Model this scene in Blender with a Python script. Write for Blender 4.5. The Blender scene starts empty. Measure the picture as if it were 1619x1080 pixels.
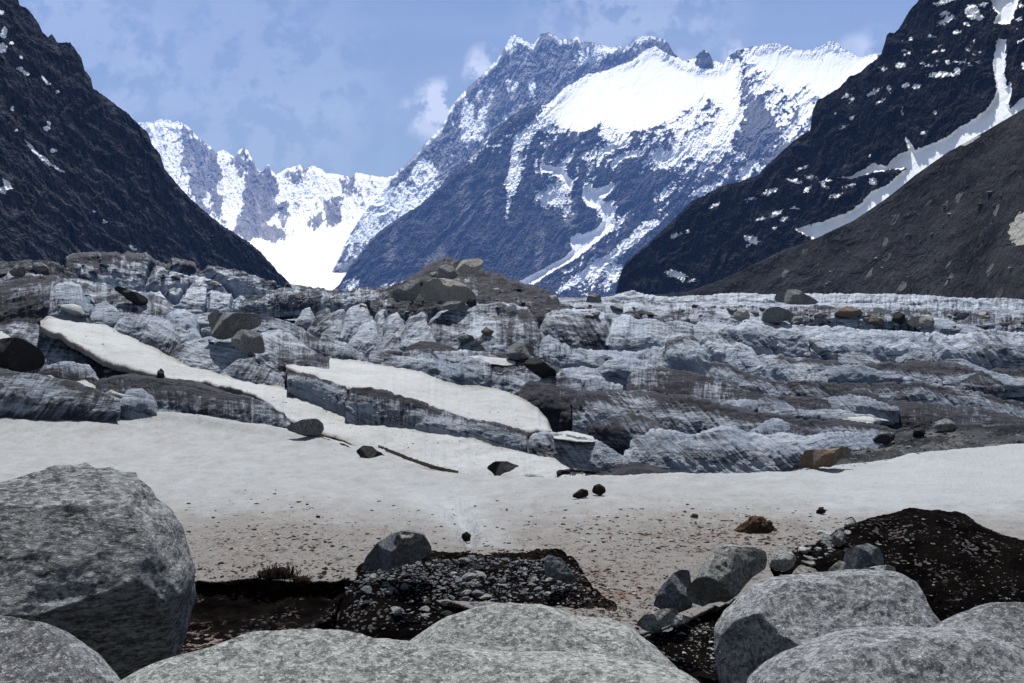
import bpy, math, random
import numpy as np
C = bpy.context.scene.collection
sc = bpy.context.scene
rng = np.random.RandomState(7)
# ------------------------------------------------------------------ camera geometry (pixels of the 1619x1080 photograph)
F, CX, CY = 1574.0, 809.5, 540.0
PIT = math.atan((540 - 470) / F)
cp, sp = math.cos(PIT), math.sin(PIT)
def W(u, v, Y):
    """point at world depth Y seen at (u, v)"""
    u = np.asarray(u, float); v = np.asarray(v, float); Y = np.asarray(Y, float)
    a = (u - CX) / F; b = -(v - CY) / F
    dy = cp + b * sp; dz = -sp + b * cp
    s = Y / dy
    return np.stack(np.broadcast_arrays(a * s, Y, dz * s), -1)
# ------------------------------------------------------------------ noise
_perm = rng.permutation(256); _perm = np.concatenate([_perm, _perm, _perm])
_g = rng.normal(size=(256, 3)); _g /= np.linalg.norm(_g, axis=1)[:, None]
def noise(x, y, z=0.0):
    x, y, z = np.broadcast_arrays(np.asarray(x, float), np.asarray(y, float), np.asarray(z, float))
    xi = np.floor(x).astype(np.int64); yi = np.floor(y).astype(np.int64); zi = np.floor(z).astype(np.int64)
    xf = x - xi; yf = y - yi; zf = z - zi
    xi &= 255; yi &= 255; zi &= 255
    f = lambda t: t * t * t * (t * (t * 6 - 15) + 10)
    u, v, w = f(xf), f(yf), f(zf)
    def gr(dx, dy, dz):
        h = _perm[_perm[_perm[(xi + dx) & 255] + ((yi + dy) & 255)] + ((zi + dz) & 255)] & 255
        g = _g[h]
        return g[..., 0] * (xf - dx) + g[..., 1] * (yf - dy) + g[..., 2] * (zf - dz)
    l = lambda a, b, t: a + t * (b - a)
    x00 = l(gr(0, 0, 0), gr(1, 0, 0), u); x10 = l(gr(0, 1, 0), gr(1, 1, 0), u)
    x01 = l(gr(0, 0, 1), gr(1, 0, 1), u); x11 = l(gr(0, 1, 1), gr(1, 1, 1), u)
    return l(l(x00, x10, v), l(x01, x11, v), w) * 1.6
def fbm(x, y, z=0.0, o=5, g=0.5, ridge=False):
    s = 0; a = 1.0; f = 1.0; t = 0
    for i in range(o):
        n = noise(np.asarray(x) * f + 17.3 * i, np.asarray(y) * f - 9.1 * i, np.asarray(z) * f + 3.7 * i)
        if ridge: n = 1 - 2 * np.abs(n)
        s = s + a * n; t += a; a *= g; f *= 2.03
    return s / t
def sstep(a, b, x):
    t = np.clip((x - a) / (b - a), 0, 1); return t * t * (3 - 2 * t)
def poly_sd(u, v, P):
    """signed distance in px to polygon, positive inside"""
    P = np.asarray(P, float); d = np.full(u.shape, 1e9); ins = np.zeros(u.shape, bool)
    for i in range(len(P)):
        ax, ay = P[i - 1]; bx, by = P[i]
        ex, ey = bx - ax, by - ay
        t = np.clip(((u - ax) * ex + (v - ay) * ey) / (ex * ex + ey * ey + 1e-9), 0, 1)
        d = np.minimum(d, np.hypot(u - ax - t * ex, v - ay - t * ey))
        c = (ay > v) != (by > v)
        xx = ax + (v - ay) * ex / (ey if abs(ey) > 1e-9 else 1e-9)
        ins ^= c & (u < xx)
    return np.where(ins, d, -d)
def curve(pts, s):
    p = np.asarray(pts, float); t = (p[:, 0] - p[0, 0]) / (p[-1, 0] - p[0, 0])
    return [np.interp(s, t, p[:, k]) for k in range(p.shape[1])]
# ------------------------------------------------------------------ materials
class Nd:
    def __init__(self, name):
        self.m = bpy.data.materials.new(name); self.m.use_nodes = True
        self.t = self.m.node_tree; self.b = self.t.nodes['Principled BSDF']
        self.out = self.t.nodes['Material Output']
        self.tc = self.t.nodes.new('ShaderNodeTexCoord')
    def n(self, typ, ins=None, **kw):
        x = self.t.nodes.new(typ)
        for k, v in kw.items(): setattr(x, k, v)
        for k, v in (ins or {}).items():
            if hasattr(v, 'is_output'): self.t.links.new(v, x.inputs[k])
            else: x.inputs[k].default_value = v
        return x
    def obj(self, scale=(1, 1, 1), rot=(0, 0, 0)):
        g = self.n('ShaderNodeNewGeometry')
        return self.n('ShaderNodeMapping', {'Vector': g.outputs['Position'], 'Scale': scale, 'Rotation': rot}).outputs[0]
    def noise(self, vec, s, d=6, r=0.55, dist=0.0):
        return self.n('ShaderNodeTexNoise', {'Vector': vec, 'Scale': s, 'Detail': d, 'Roughness': r, 'Distortion': dist}).outputs['Fac']
    def vor(self, vec, s, feat='F1', out='Distance'):
        return self.n('ShaderNodeTexVoronoi', {'Vector': vec, 'Scale': s}, feature=feat).outputs[out]
    def math(self, op, a, b=0.0, clamp=False):
        return self.n('ShaderNodeMath', {0: a, 1: b}, operation=op, use_clamp=clamp).outputs[0]
    def ramp(self, x, a, b):
        return self.n('ShaderNodeMapRange', {'Value': x, 'From Min': a, 'From Max': b}, interpolation_type='SMOOTHSTEP').outputs[0]
    def attr(self, name, out='Fac'):
        return self.n('ShaderNodeAttribute', attribute_name=name).outputs[out]
    def mix(self, f, a, b):
        x = self.n('ShaderNodeMix', data_type='RGBA')
        for i, v in ((0, f), (6, a), (7, b)):
            if hasattr(v, 'is_output'): self.t.links.new(v, x.inputs[i])
            else: x.inputs[i].default_value = (*v, 1) if i > 0 and len(v) == 3 else v
        return x.outputs[2]
    def bump(self, h, dist, st=1.0, nrm=None):
        d = {'Height': h, 'Distance': dist, 'Strength': st}
        if nrm is not None: d['Normal'] = nrm
        return self.n('ShaderNodeBump', d).outputs[0]
    def done(self, col, rough=0.9, nrm=None, spec=0.3):
        if hasattr(col, 'is_output'): self.t.links.new(col, self.b.inputs['Base Color'])
        else: self.b.inputs['Base Color'].default_value = (*col, 1)
        if hasattr(rough, 'is_output'): self.t.links.new(rough, self.b.inputs['Roughness'])
        else: self.b.inputs['Roughness'].default_value = rough
        self.b.inputs['Specular IOR Level'].default_value = spec
        if nrm is not None: self.t.links.new(nrm, self.b.inputs['Normal'])
        return self.m
def mat_mountain(name, rock_a, rock_b, snow, sc_, hi=2.6):
    m = Nd(name); p = m.obj()
    a = m.noise(p, 0.02 * sc_, 8, .6); b = m.noise(m.obj((1, 1, .25)), 0.06 * sc_, 8, .65)
    r = m.mix(m.ramp(m.math('ADD', m.attr('var'), m.math('MULTIPLY', m.math('SUBTRACT', a, .5), .8)), .25, .75), rock_a, rock_b)
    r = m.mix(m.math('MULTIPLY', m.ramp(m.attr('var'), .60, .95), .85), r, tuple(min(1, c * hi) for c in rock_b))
    r = m.mix(m.math('MULTIPLY', m.ramp(b, .45, .7), .55), r, tuple(min(1, c * 2.1) for c in rock_b))
    r = m.mix(m.math('MULTIPLY', m.attr('pale'), .8), r, tuple(min(1, c * 3.2) for c in rock_b))
    s = m.ramp(m.math('ADD', m.attr('snow'), m.math('MULTIPLY', m.math('SUBTRACT', m.noise(p, 0.12 * sc_, 4, .6), .5), .6)), .42, .58)
    b2 = m.math('MULTIPLY', b, m.math('SUBTRACT', 1.0, m.math('MULTIPLY', s, .85)))
    return m.done(m.mix(s, r, snow), 1.0, m.bump(b2, 14 / sc_, .8), 0.0)
M = {}
M['far'] = mat_mountain('far_rock_and_snow', (.018, .020, .025), (.062, .060, .062), (.88, .88, .86), 1)
M['back'] = mat_mountain('hazy_rock_and_snow', (.10, .10, .105), (.21, .205, .20), (.85, .87, .88), 1)  # rock colour lightened to add haze to the distant wall
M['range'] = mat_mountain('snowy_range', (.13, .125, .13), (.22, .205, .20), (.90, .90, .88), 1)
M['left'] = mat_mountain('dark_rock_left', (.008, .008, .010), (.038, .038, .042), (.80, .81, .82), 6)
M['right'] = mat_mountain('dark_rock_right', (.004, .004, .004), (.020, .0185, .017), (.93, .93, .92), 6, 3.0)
def mk_moraine():
    m = Nd('moraine_scree'); p = m.obj()
    a = m.noise(p, .03, 8, .62); v2 = m.noise(p, .30, 8, .78); v3 = m.noise(p, .11, 6, .7)
    v = m.n('ShaderNodeSeparateColor', {0: m.vor(p, .22, out='Color')}).outputs[0]
    c = m.mix(m.ramp(a, .35, .65), (.020, .021, .0225), (.047, .048, .051))
    c = m.mix(m.math('MULTIPLY', m.ramp(m.attr('pale'), .2, .9), .55), c, (.09, .092, .098))
    c = m.mix(m.math('MULTIPLY', m.ramp(v2, .50, .62), .75), c, (.085, .082, .082))
    c = m.mix(m.math('MULTIPLY', m.ramp(m.noise(p, .45, 5, .8), .42, .34), .8), c, (.006, .006, .007))
    c = m.mix(m.math('MULTIPLY', m.ramp(v, .965, .98), m.ramp(v3, .42, .55)), c, (.19, .19, .19))
    c = m.mix(m.ramp(m.attr('snow'), .45, .55), c, (.55, .53, .48))
    return m.done(c, 1.0, m.bump(m.math('ADD', v2, m.math('MULTIPLY', v3, 1.5)), 4.5, 1.0), 0.0)
M['moraine'] = mk_moraine()
def mk_ice():
    m = Nd('dirty_glacier_ice'); st = m.attr('st', 'Vector')
    fl = m.n('ShaderNodeMapping', {'Vector': st, 'Scale': (1.7, .15, 1)}).outputs[0]
    fl2 = m.n('ShaderNodeMapping', {'Vector': st, 'Scale': (5.0, .9, 1)}).outputs[0]
    hz = m.n('ShaderNodeMapping', {'Vector': st, 'Scale': (.16, 1.7, 1)}).outputs[0]
    p = m.obj()
    s1 = m.noise(fl, 1.0, 7, .66, 1.2); s2 = m.noise(fl2, 1.0, 6, .72, .9); s3 = m.noise(hz, 1.0, 6, .65, .8)
    big = m.noise(p, .22, 6, .62); fine = m.noise(p, 2.4, 8, .72)
    c0 = lambda x, k: m.math('MULTIPLY', m.math('SUBTRACT', x, .5), k)
    d = m.attr('dirt')
    for x, k in ((s1, 1.75), (s2, .7), (s3, 1.3), (big, 2.3), (fine, .9)): d = m.math('ADD', d, c0(x, k))
    ice = m.mix(m.ramp(m.noise(p, .5, 6, .65), .35, .65), (.145, .178, .235), (.30, .335, .39))
    ice = m.mix(m.attr('blue'), ice, (.055, .11, .175))
    dirt = m.mix(m.ramp(m.noise(p, 1.3, 7, .7), .35, .65), (.007, .007, .011), (.027, .027, .040))
    c = m.mix(m.ramp(d, .12, .86), ice, dirt)
    hz2 = m.n('ShaderNodeMapping', {'Vector': st, 'Scale': (.10, .75, 1), 'Rotation': (0, 0, .12)}).outputs[0]
    ln = m.math('ABSOLUTE', m.math('SUBTRACT', m.noise(hz2, 1.0, 7, .6, .7), .5))
    c = m.mix(m.math('MULTIPLY', m.ramp(ln, .020, .004), .85), c, (.010, .009, .013))
    g = m.ramp(m.noise(p, 9, 4, .8), .60, .68)
    c = m.mix(m.math('MULTIPLY', g, m.math('MULTIPLY', m.ramp(d, .2, .9), .5)), c, (.17, .168, .165))
    h = m.math('ADD', m.math('MULTIPLY', s1, .5), m.math('ADD', m.math('MULTIPLY', s2, .25), m.math('ADD', m.math('MULTIPLY', s3, .35), m.math('MULTIPLY', fine, .30))))
    rough = m.math('ADD', .5, m.math('MULTIPLY', m.ramp(d, .2, .8), .4))
    return m.done(c, rough, m.bump(h, .6, .9), .3)
M['ice'] = mk_ice()
def mk_debris():
    m = Nd('ice_debris'); p = m.obj()
    a = m.noise(p, .5, 7, .65); v = m.vor(p, 1.4, out='Color'); n2 = m.noise(p, 4, 6, .75)
    c = m.mix(m.ramp(a, .35, .65), (.024, .026, .030), (.095, .099, .108))
    sep = m.n('ShaderNodeSeparateColor', {0: v}).outputs[0]
    c = m.mix(m.math('MULTIPLY', m.ramp(sep, .72, .8), m.ramp(n2, .4, .6)), c, (.19, .185, .175))
    return m.done(c, .95, m.bump(m.math('ADD', n2, m.math('MULTIPLY', sep, .7)), .35, 1), 0.0)
M['debris'] = mk_debris()
def mk_snow(name, base, dirtc, k=1.0):
    m = Nd(name); p = m.obj()
    a = m.noise(p, .35, 7, .6); b = m.noise(m.obj((1, .45, 1)), 2.6, 8, .7); f = m.noise(p, 26, 4, .7)
    d = m.attr('dirt')
    c = m.mix(m.ramp(a, .3, .7), tuple(x * .90 for x in base), base)
    t = m.math('ADD', m.math('MULTIPLY', m.math('SUBTRACT', b, .5), 1.5), m.math('MULTIPLY', d, 1.25), True)
    c = m.mix(m.math('MULTIPLY', t, .85 * k), c, dirtc)
    c = m.mix(m.math('MULTIPLY', m.ramp(f, .46, .62), m.math('MULTIPLY', d, .38)), c, tuple(x * .5 for x in dirtc))
    sp1 = m.noise(m.obj((1, .55, 1)), 7.5, 6, .75, .4)
    th = m.math('SUBTRACT', .665, m.math('MULTIPLY', d, .115))
    spk = m.math('MULTIPLY', m.math('SUBTRACT', sp1, th), 16, True)
    c = m.mix(spk, c, (.030, .022, .019))
    sp2 = m.noise(m.obj((1, .6, 1)), 19, 5, .8, .3)
    spk2 = m.math('MULTIPLY', m.math('SUBTRACT', sp2, m.math('SUBTRACT', .675, m.math('MULTIPLY', d, .12))), 14, True)
    c = m.mix(spk2, c, (.055, .038, .032))
    br = m.ramp(m.noise(p, 1.3, 5, .6), .52, .66)
    c = m.mix(m.math('MULTIPLY', br, m.math('MULTIPLY', m.attr('brown'), .8)), c, (.12, .07, .045))
    h = m.math('ADD', m.math('MULTIPLY', b, .8), m.math('ADD', m.math('MULTIPLY', f, .12), m.math('MULTIPLY', sp1, .35)))
    return m.done(c, .75, m.bump(h, .16, 1.0), .25)
M['snow'] = mk_snow('dirty_spring_snow', (.272, .287, .294), (.150, .133, .117))
M['snow2'] = mk_snow('snow_strip', (.32, .332, .335), (.20, .185, .165), .7)
def mk_rock(name, lo, hi, dark, scale=1.0, patch=.5, fol=(1, 1, 1), tint=None, bd=.02, rot=(0, 0, 0)):
    m = Nd(name); p = m.obj(); pf = m.obj(fol, rot)
    a = m.noise(pf, 2.2 * scale, 7, .62); s = m.noise(pf, 46 * scale, 6, .8, .0); s2 = m.noise(pf, 95 * scale, 4, .8)
    c = m.mix(m.ramp(m.noise(pf, 30 * scale, 7, .75), .38, .62), lo, hi)
    c = m.mix(m.math('MULTIPLY', m.ramp(a, .5, .62), patch), c, tuple(x * .42 for x in lo))
    if tint: c = m.mix(m.math('MULTIPLY', m.ramp(m.noise(p, 1.4 * scale, 4, .5), .45, .6), .7), c, tint)
    vv = m.n('ShaderNodeSeparateColor', {0: m.vor(pf, 75 * scale, out='Color')}).outputs[0]
    c = m.mix(m.math('MULTIPLY', m.ramp(s, .50, .58), .7), c, dark)
    c = m.mix(m.math('MULTIPLY', m.ramp(vv, .70, .78), .6), c, dark)
    c = m.mix(m.math('MULTIPLY', m.ramp(m.noise(p, .9 * scale, 5, .6), .48, .62), .18), c, tuple(x * .55 for x in lo))
    c = m.mix(m.math('MULTIPLY', m.ramp(s2, .53, .60), .6), c, tuple(min(1, x * 1.6) for x in hi))
    h = m.math('ADD', m.math('MULTIPLY', a, 1.3), m.math('ADD', m.math('MULTIPLY', s, .5), m.math('MULTIPLY', s2, .12)))
    h = m.math('ADD', h, m.math('MULTIPLY', m.noise(pf, 11 * scale, 6, .65), .8))
    return m.done(c, .9, m.bump(h, bd / scale * 1.6, .9), .2)
M['gran'] = mk_rock('pale_granite', (.25, .26, .25), (.40, .41, .39), (.075, .075, .075), .8, .15, (1, 1, 1.5), None, .03)
M['gran_d'] = mk_rock('lichened_granite', (.20, .207, .22), (.36, .37, .38), (.055, .055, .06), .75, .6, (1, 1, 1), None, .035)
M['gneiss'] = mk_rock('foliated_granite', (.15, .158, .165), (.34, .355, .36), (.028, .028, .032), .55, .3, (.6, .8, 1.7), None, .05, (0, .25, 0))
M['gran_m'] = mk_rock('block_granite', (.14, .145, .14), (.24, .24, .23), (.05, .05, .05), .6, .4)
M['bluegrey'] = mk_rock('blue_grey_rock', (.085, .092, .105), (.14, .148, .16), (.035, .035, .045), .6, .4)
M['tan'] = mk_rock('tan_granite', (.26, .25, .225), (.40, .385, .35), (.08, .075, .07), .3, .35, (1, 1, 1), (.30, .275, .22), .05)
M['grey_f'] = mk_rock('grey_block_far', (.15, .155, .158), (.28, .285, .285), (.045, .045, .048), .22, .5, (1, 1, 1), None, .06)
M['dark_f'] = mk_rock('dark_block_far', (.016, .015, .015), (.04, .038, .037), (.01, .01, .01), .3, .4, (1, 1, 1), None, .05)
M['rust'] = mk_rock('rusty_granite', (.12, .10, .08), (.20, .165, .13), (.04, .03, .025), .5, .45, (1, 1, 1), (.17, .095, .055), .04)
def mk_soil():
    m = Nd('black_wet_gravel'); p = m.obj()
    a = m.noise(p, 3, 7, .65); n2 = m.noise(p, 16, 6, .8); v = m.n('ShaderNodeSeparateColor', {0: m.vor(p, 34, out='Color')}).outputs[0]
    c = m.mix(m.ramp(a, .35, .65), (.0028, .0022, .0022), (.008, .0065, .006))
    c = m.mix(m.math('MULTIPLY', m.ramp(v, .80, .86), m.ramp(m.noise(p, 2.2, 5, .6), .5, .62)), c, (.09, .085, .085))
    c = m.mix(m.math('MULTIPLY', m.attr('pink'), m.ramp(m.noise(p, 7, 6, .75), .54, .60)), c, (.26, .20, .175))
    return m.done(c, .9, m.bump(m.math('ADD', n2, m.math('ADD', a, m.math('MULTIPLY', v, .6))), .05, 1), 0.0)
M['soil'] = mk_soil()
def mk_plain(name, a, b, s=8):
    m = Nd(name); p = m.obj(); n = m.noise(p, s, 7, .75)
    return m.done(m.mix(m.ramp(n, .35, .65), a, b), .95, m.bump(n, .04, 1), 0.0)
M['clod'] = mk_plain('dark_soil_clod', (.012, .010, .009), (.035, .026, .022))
M['brown'] = mk_plain('brown_soil', (.035, .022, .016), (.085, .055, .038))
M['twig'] = mk_plain('dead_twigs', (.010, .007, .006), (.025, .016, .013), 20)
M['blueice'] = mk_plain('blue_grey_ice', (.19, .225, .27), (.30, .34, .39), 5)
M['icestub'] = mk_plain('wet_ice', (.03, .032, .045), (.06, .062, .08), 6)
# ------------------------------------------------------------------ mesh builders
def tag(o, label=None, cat=None, group=None, kind=None):
    for k, v in (('label', label), ('category', cat), ('group', group), ('kind', kind)):
        if v: o[k] = v
    return o
def link(name, me, mat, parent=None, origin=None):
    o = bpy.data.objects.new(name, me); C.objects.link(o)
    if mat is not None: me.materials.append(mat)
    if origin is not None: o.location = origin
    if parent: o.parent = parent
    return o
def mesh_from(verts, quads, attrs=None, smooth=True, tris=None):
    me = bpy.data.meshes.new('m'); V = np.ascontiguousarray(verts.reshape(-1, 3), dtype=np.float32)
    q = np.asarray(quads, dtype=np.int32).reshape(-1, 4)
    nt = 0 if tris is None else len(tris)
    me.vertices.add(len(V)); me.vertices.foreach_set('co', V.ravel())
    loops = q.ravel() if nt == 0 else np.concatenate([q.ravel(), np.asarray(tris, dtype=np.int32).ravel()])
    me.loops.add(len(loops)); me.loops.foreach_set('vertex_index', loops.astype(np.int32))
    me.polygons.add(len(q) + nt)
    st = np.concatenate([np.arange(len(q)) * 4, len(q) * 4 + np.arange(nt) * 3]).astype(np.int32)
    me.polygons.foreach_set('loop_start', st)
    me.update(calc_edges=True)
    me.polygons.foreach_set('use_smooth', np.full(len(q) + nt, smooth))
    for k, a in (attrs or {}).items():
        a = np.asarray(a, dtype=np.float32)
        if a.ndim >= 3 or (a.ndim == 2 and a.shape[-1] == 3 and a.size == len(V) * 3):
            at = me.attributes.new(k, 'FLOAT_VECTOR', 'POINT'); at.data.foreach_set('vector', a.reshape(-1, 3).ravel())
        else:
            at = me.attributes.new(k, 'FLOAT', 'POINT'); at.data.foreach_set('value', a.ravel())
    me.validate(); me.update()
    return me
def gridq(nr, nc, wrap=False):
    i = np.arange(nr - 1)[:, None]; j = np.arange(nc if wrap else nc - 1)[None, :]
    a = i * nc + j; b = i * nc + (j + 1) % nc
    return np.stack([a, b, b + nc, a + nc], -1).reshape(-1, 4)
def normals(P):
    du = np.gradient(P, axis=1); dv = np.gradient(P, axis=0)
    n = np.cross(du, dv); n /= np.linalg.norm(n, axis=-1)[..., None] + 1e-12
    return n
def cat_rows(X, rows_per, smooth=True):
    """X: list of arrays (nc,k): interpolate between successive curves (Catmull-Rom)"""
    X = [np.asarray(x) for x in X]; out = []; par = []
    for i in range(len(X) - 1):
        p0 = X[max(i - 1, 0)]; p1 = X[i]; p2 = X[i + 1]; p3 = X[min(i + 2, len(X) - 1)]
        n = rows_per[i] if isinstance(rows_per, (list, tuple)) else rows_per
        last = i == len(X) - 2
        for t in np.linspace(0, 1, n + (1 if last else 0), endpoint=last):
            if smooth:
                q = .5 * ((2 * p1) + (-p0 + p2) * t + (2 * p0 - 5 * p1 + 4 * p2 - p3) * t * t + (-p0 + 3 * p1 - 3 * p2 + p3) * t ** 3)
            else: q = p1 + (p2 - p1) * t
            out.append(q); par.append(i + t)
    return np.stack(out), np.array(par)
# ------------------------------------------------------------------ mountains
def mountain(name, top, bot, Yb, Yt, px, snowf, mat, ribs=(60, 90, 100, 0.0), jag=3.0, seed=0, palef=None, back=500., label=None, rowpx=None, slopeexp=1.0, extraY=None):
    u0, u1 = top[0][0], top[-1][0]
    nc = int((u1 - u0) / px) + 1; s = np.linspace(0, 1, nc)
    tu, tv = curve(top, s); _, bv = curve([(u0, bot[0][1])] + [p for p in bot if u0 < p[0] < u1] + [(u1, bot[-1][1])], s)
    tv = tv - jag * (fbm(tu / 14, seed + .5, 0, 4, .6, True) - .2) * 1.0 - jag * .4 * noise(tu / 2.3, seed)
    nr = int(np.max(bv - tv) / (rowpx or px)) + 1
    t = np.linspace(0, 1, nr)[:, None]
    U = np.repeat(tu[None], nr, 0); V = bv + (tv - bv) * t
    lu, lv, amp, skew = ribs
    wob = 0.9 * fbm(U / 60, V / 60, seed + 4, 4)
    X = (U + skew * V) / lu + wob; Z = V / lv + wob * .5
    r = fbm(X, Z, seed, 7, .58, True)
    r2 = fbm((U + .35 * skew * V) / 7, V / 17, seed + 7, 5, .68, True); r3 = noise(U / 2.3, V / 3.0, seed + 8)
    Yb_ = Yb(tu)[None] if callable(Yb) else Yb
    hh = bv - tv; kn = int(90 / px); hh = np.convolve(np.pad(hh, kn, mode='edge'), np.hanning(2 * kn + 1) / np.hanning(2 * kn + 1).sum(), 'valid')
    if callable(Yb): Yn = Yb_ * (1 + hh[None] * t / F * Yt)
    else: Yn = Yt(U, V)
    env = sstep(0, .04, 1 - t) * .75 + .25
    calm, ex_ = extraY(U, V) if extraY is not None else (0, 0)
    k = Yn / F * (1 - calm)
    Yd = Yn - amp * k * r * env - amp * .36 * k * r2 - amp * .11 * k * r3 + ex_
    var = .5 + .55 * fbm((U + .5 * skew * V) / 11, V / 26, seed + 14, 6, .7) + .35 * fbm(U / 40, V / 30, seed + 15, 4) + .12 * r2
    P = W(U, V, Yd)
    snow = snowf(U, V, r, r2); pale = palef(U, V) if palef else np.zeros_like(U)
    # back side
    bk = []
    for k, (dy, dzf) in enumerate(((.12, .03), (.4, .25), (1., .7))):
        q = P[-1].copy(); f_ = 1 + back * dy / q[:, 1]; q[:, 0] *= f_; q[:, 1] *= f_; q[:, 2] -= back * dzf; bk.append(q)
    P = np.concatenate([P, np.stack(bk)]); ex = lambda a: np.concatenate([a, np.repeat(a[-1:], 3, 0)])
    me = mesh_from(P, gridq(P.shape[0], nc), {'snow': ex(snow), 'pale': ex(pale), 'var': ex(var)}, smooth=False)
    o = link(name, me, mat); tag(o, label, None, None, 'structure'); return o
def si(V, xs, ys, w=22):
    return sum(np.interp(V + k * w, xs, ys) for k in (-1, -.6, -.3, 0, .3, .6, 1)) / 7
def ell(U, V, e):
    cx, cy, rx, ry, a = e; a = math.radians(a); du = U - cx; dv = V - cy
    x = du * math.cos(a) + dv * math.sin(a); y = -du * math.sin(a) + dv * math.cos(a)
    return (1 - np.sqrt((x / rx) ** 2 + (y / ry) ** 2)) * min(rx, ry)
# C: left far range -----------------------------------------------------------------
C_top = [(150,235),(190,205),(216,195),(240,193),(248,191),(259,189),(289,195),(302,205),(315,220),(334,234),(342,243),(353,238),(366,246),(372,250),(377,238),(385,235),(392,240),(401,258),(408,268),(415,274),(419,263),(425,260),(429,269),(436,279),(447,270),(471,262),(484,266),(498,263),(509,268),(514,275),(535,277),(557,281),(563,274),(585,278),(612,282),(632,274),(700,262)]
C_rock = [([(288,205),(312,220),(345,245),(330,300),(318,318),(300,305),(290,260)], .9),
          ([(392,255),(412,275),(418,262),(430,272),(440,300),(428,345),(420,358),(452,372),(440,383),(395,382),(372,365),(385,330),(388,290)], 1.1),
          ([(300,300),(320,318),(335,340),(318,335)], .8), ([(340,245),(352,262),(345,300),(325,290),(328,260)], .6),
          ([(366,250),(384,240),(396,262),(386,285),(374,275)], .5), ([(447,275),(485,268),(478,284),(460,288)], .5),
          ([(440,330),(452,315),(452,358),(442,358)], .8), ([(492,345),(505,340),(500,370),(494,368)], .7), ([(512,318),(535,312),(538,350),(524,362),(515,345)], .75),
          ([(535,282),(560,282),(565,305),(548,312),(540,300)], .6), ([(420,350),(450,366),(450,378),(415,378)], .9), ([(340,300),(352,320),(345,345),(335,330)], .6)]
def C_snow(U, V, r, r2):
    b = .92 + .8 * fbm(U / 9, V / 17, 3, 6, .75) - .8 * (r - .46) - .2 * (r2 - .35)
    n = fbm(U / 10, V / 18, 9, 6, .75) * 24
    for P_, w in C_rock:
        b = b - w * sstep(-5, 5, poly_sd(U, V, P_) + n)
    b = b + 1.6 * sstep(-8, 8, poly_sd(U, V, [(455,385),(500,368),(560,355),(600,330),(700,300),(700,480),(440,480),(400,380),(425,376)]) )
    return b
# A: back wall with the pointed summits ------------------------------------------------
A_top = [(520,440),(545,385),(565,350),(585,322),(605,298),(625,276),(640,262),(655,248),(668,233),(685,215),(700,200),(712,172),(729,150),(749,132),(767,114),(787,94),(798,77),(807,59),(814,56),(824,61),(838,69),(844,71),(853,56),(867,51),(878,57),(882,63),(900,63),(913,59),(920,67),(940,68),(967,76),(978,72),(987,78),(1002,63),(1016,58),(1040,58),(1054,64),(1075,110),(1100,150)]
A_sn = [([(733,150),(748,165),(752,185),(765,170),(770,205),(742,240),(728,215),(727,180)], .62), ([(655,262),(668,245),(690,265),(700,300),(680,320),(648,345),(600,372),(610,340),(640,310)], .5),
        ([(668,290),(676,285),(682,310),(660,335),(642,330),(648,300)], 1.0), ([(798,125),(808,128),(815,135),(820,128),(812,140),(803,142)], .9), ([(835,120),(846,118),(848,150),(838,160),(832,140)], .55),
        ([(818,60),(826,60),(845,72),(842,74),(826,67)], .9), ([(560,330),(600,295),(640,290),(650,330),(600,380),(540,380)], .55),
        ([(915,75),(960,75),(978,80),(940,95),(925,105),(912,95)], .55), ([(800,75),(808,62),(812,85),(804,90)], .5)]
def A_snow(U, V, r, r2):
    b = .36 + .75 * fbm(U / 9, V / 12, 23, 6, .75) - .8 * (r - .42) - .2 * (r2 - .35)
    n = fbm(U / 9, V / 16, 29, 5, .7) * 18
    for P_, w in A_sn: b = b + w * sstep(-5, 5, poly_sd(U, V, P_) + n)
    b = b + .35 * sstep(12, 2, np.abs(V - np.interp(U, [p[0] for p in A_top], [p[1] for p in A_top]))) * sstep(-.2, .4, r2)
    return b
mountain('summit_wall', A_top, [(520,445),(560,420),(1100,300)], 0, lambda U, V: 11400 - (V - 60) * 8.5, 1.3, A_snow, M['back'], (48, 110, 24, .55), 2.6, 21, None, 700, 'hazy grey rock wall under the pointed summits')
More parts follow.
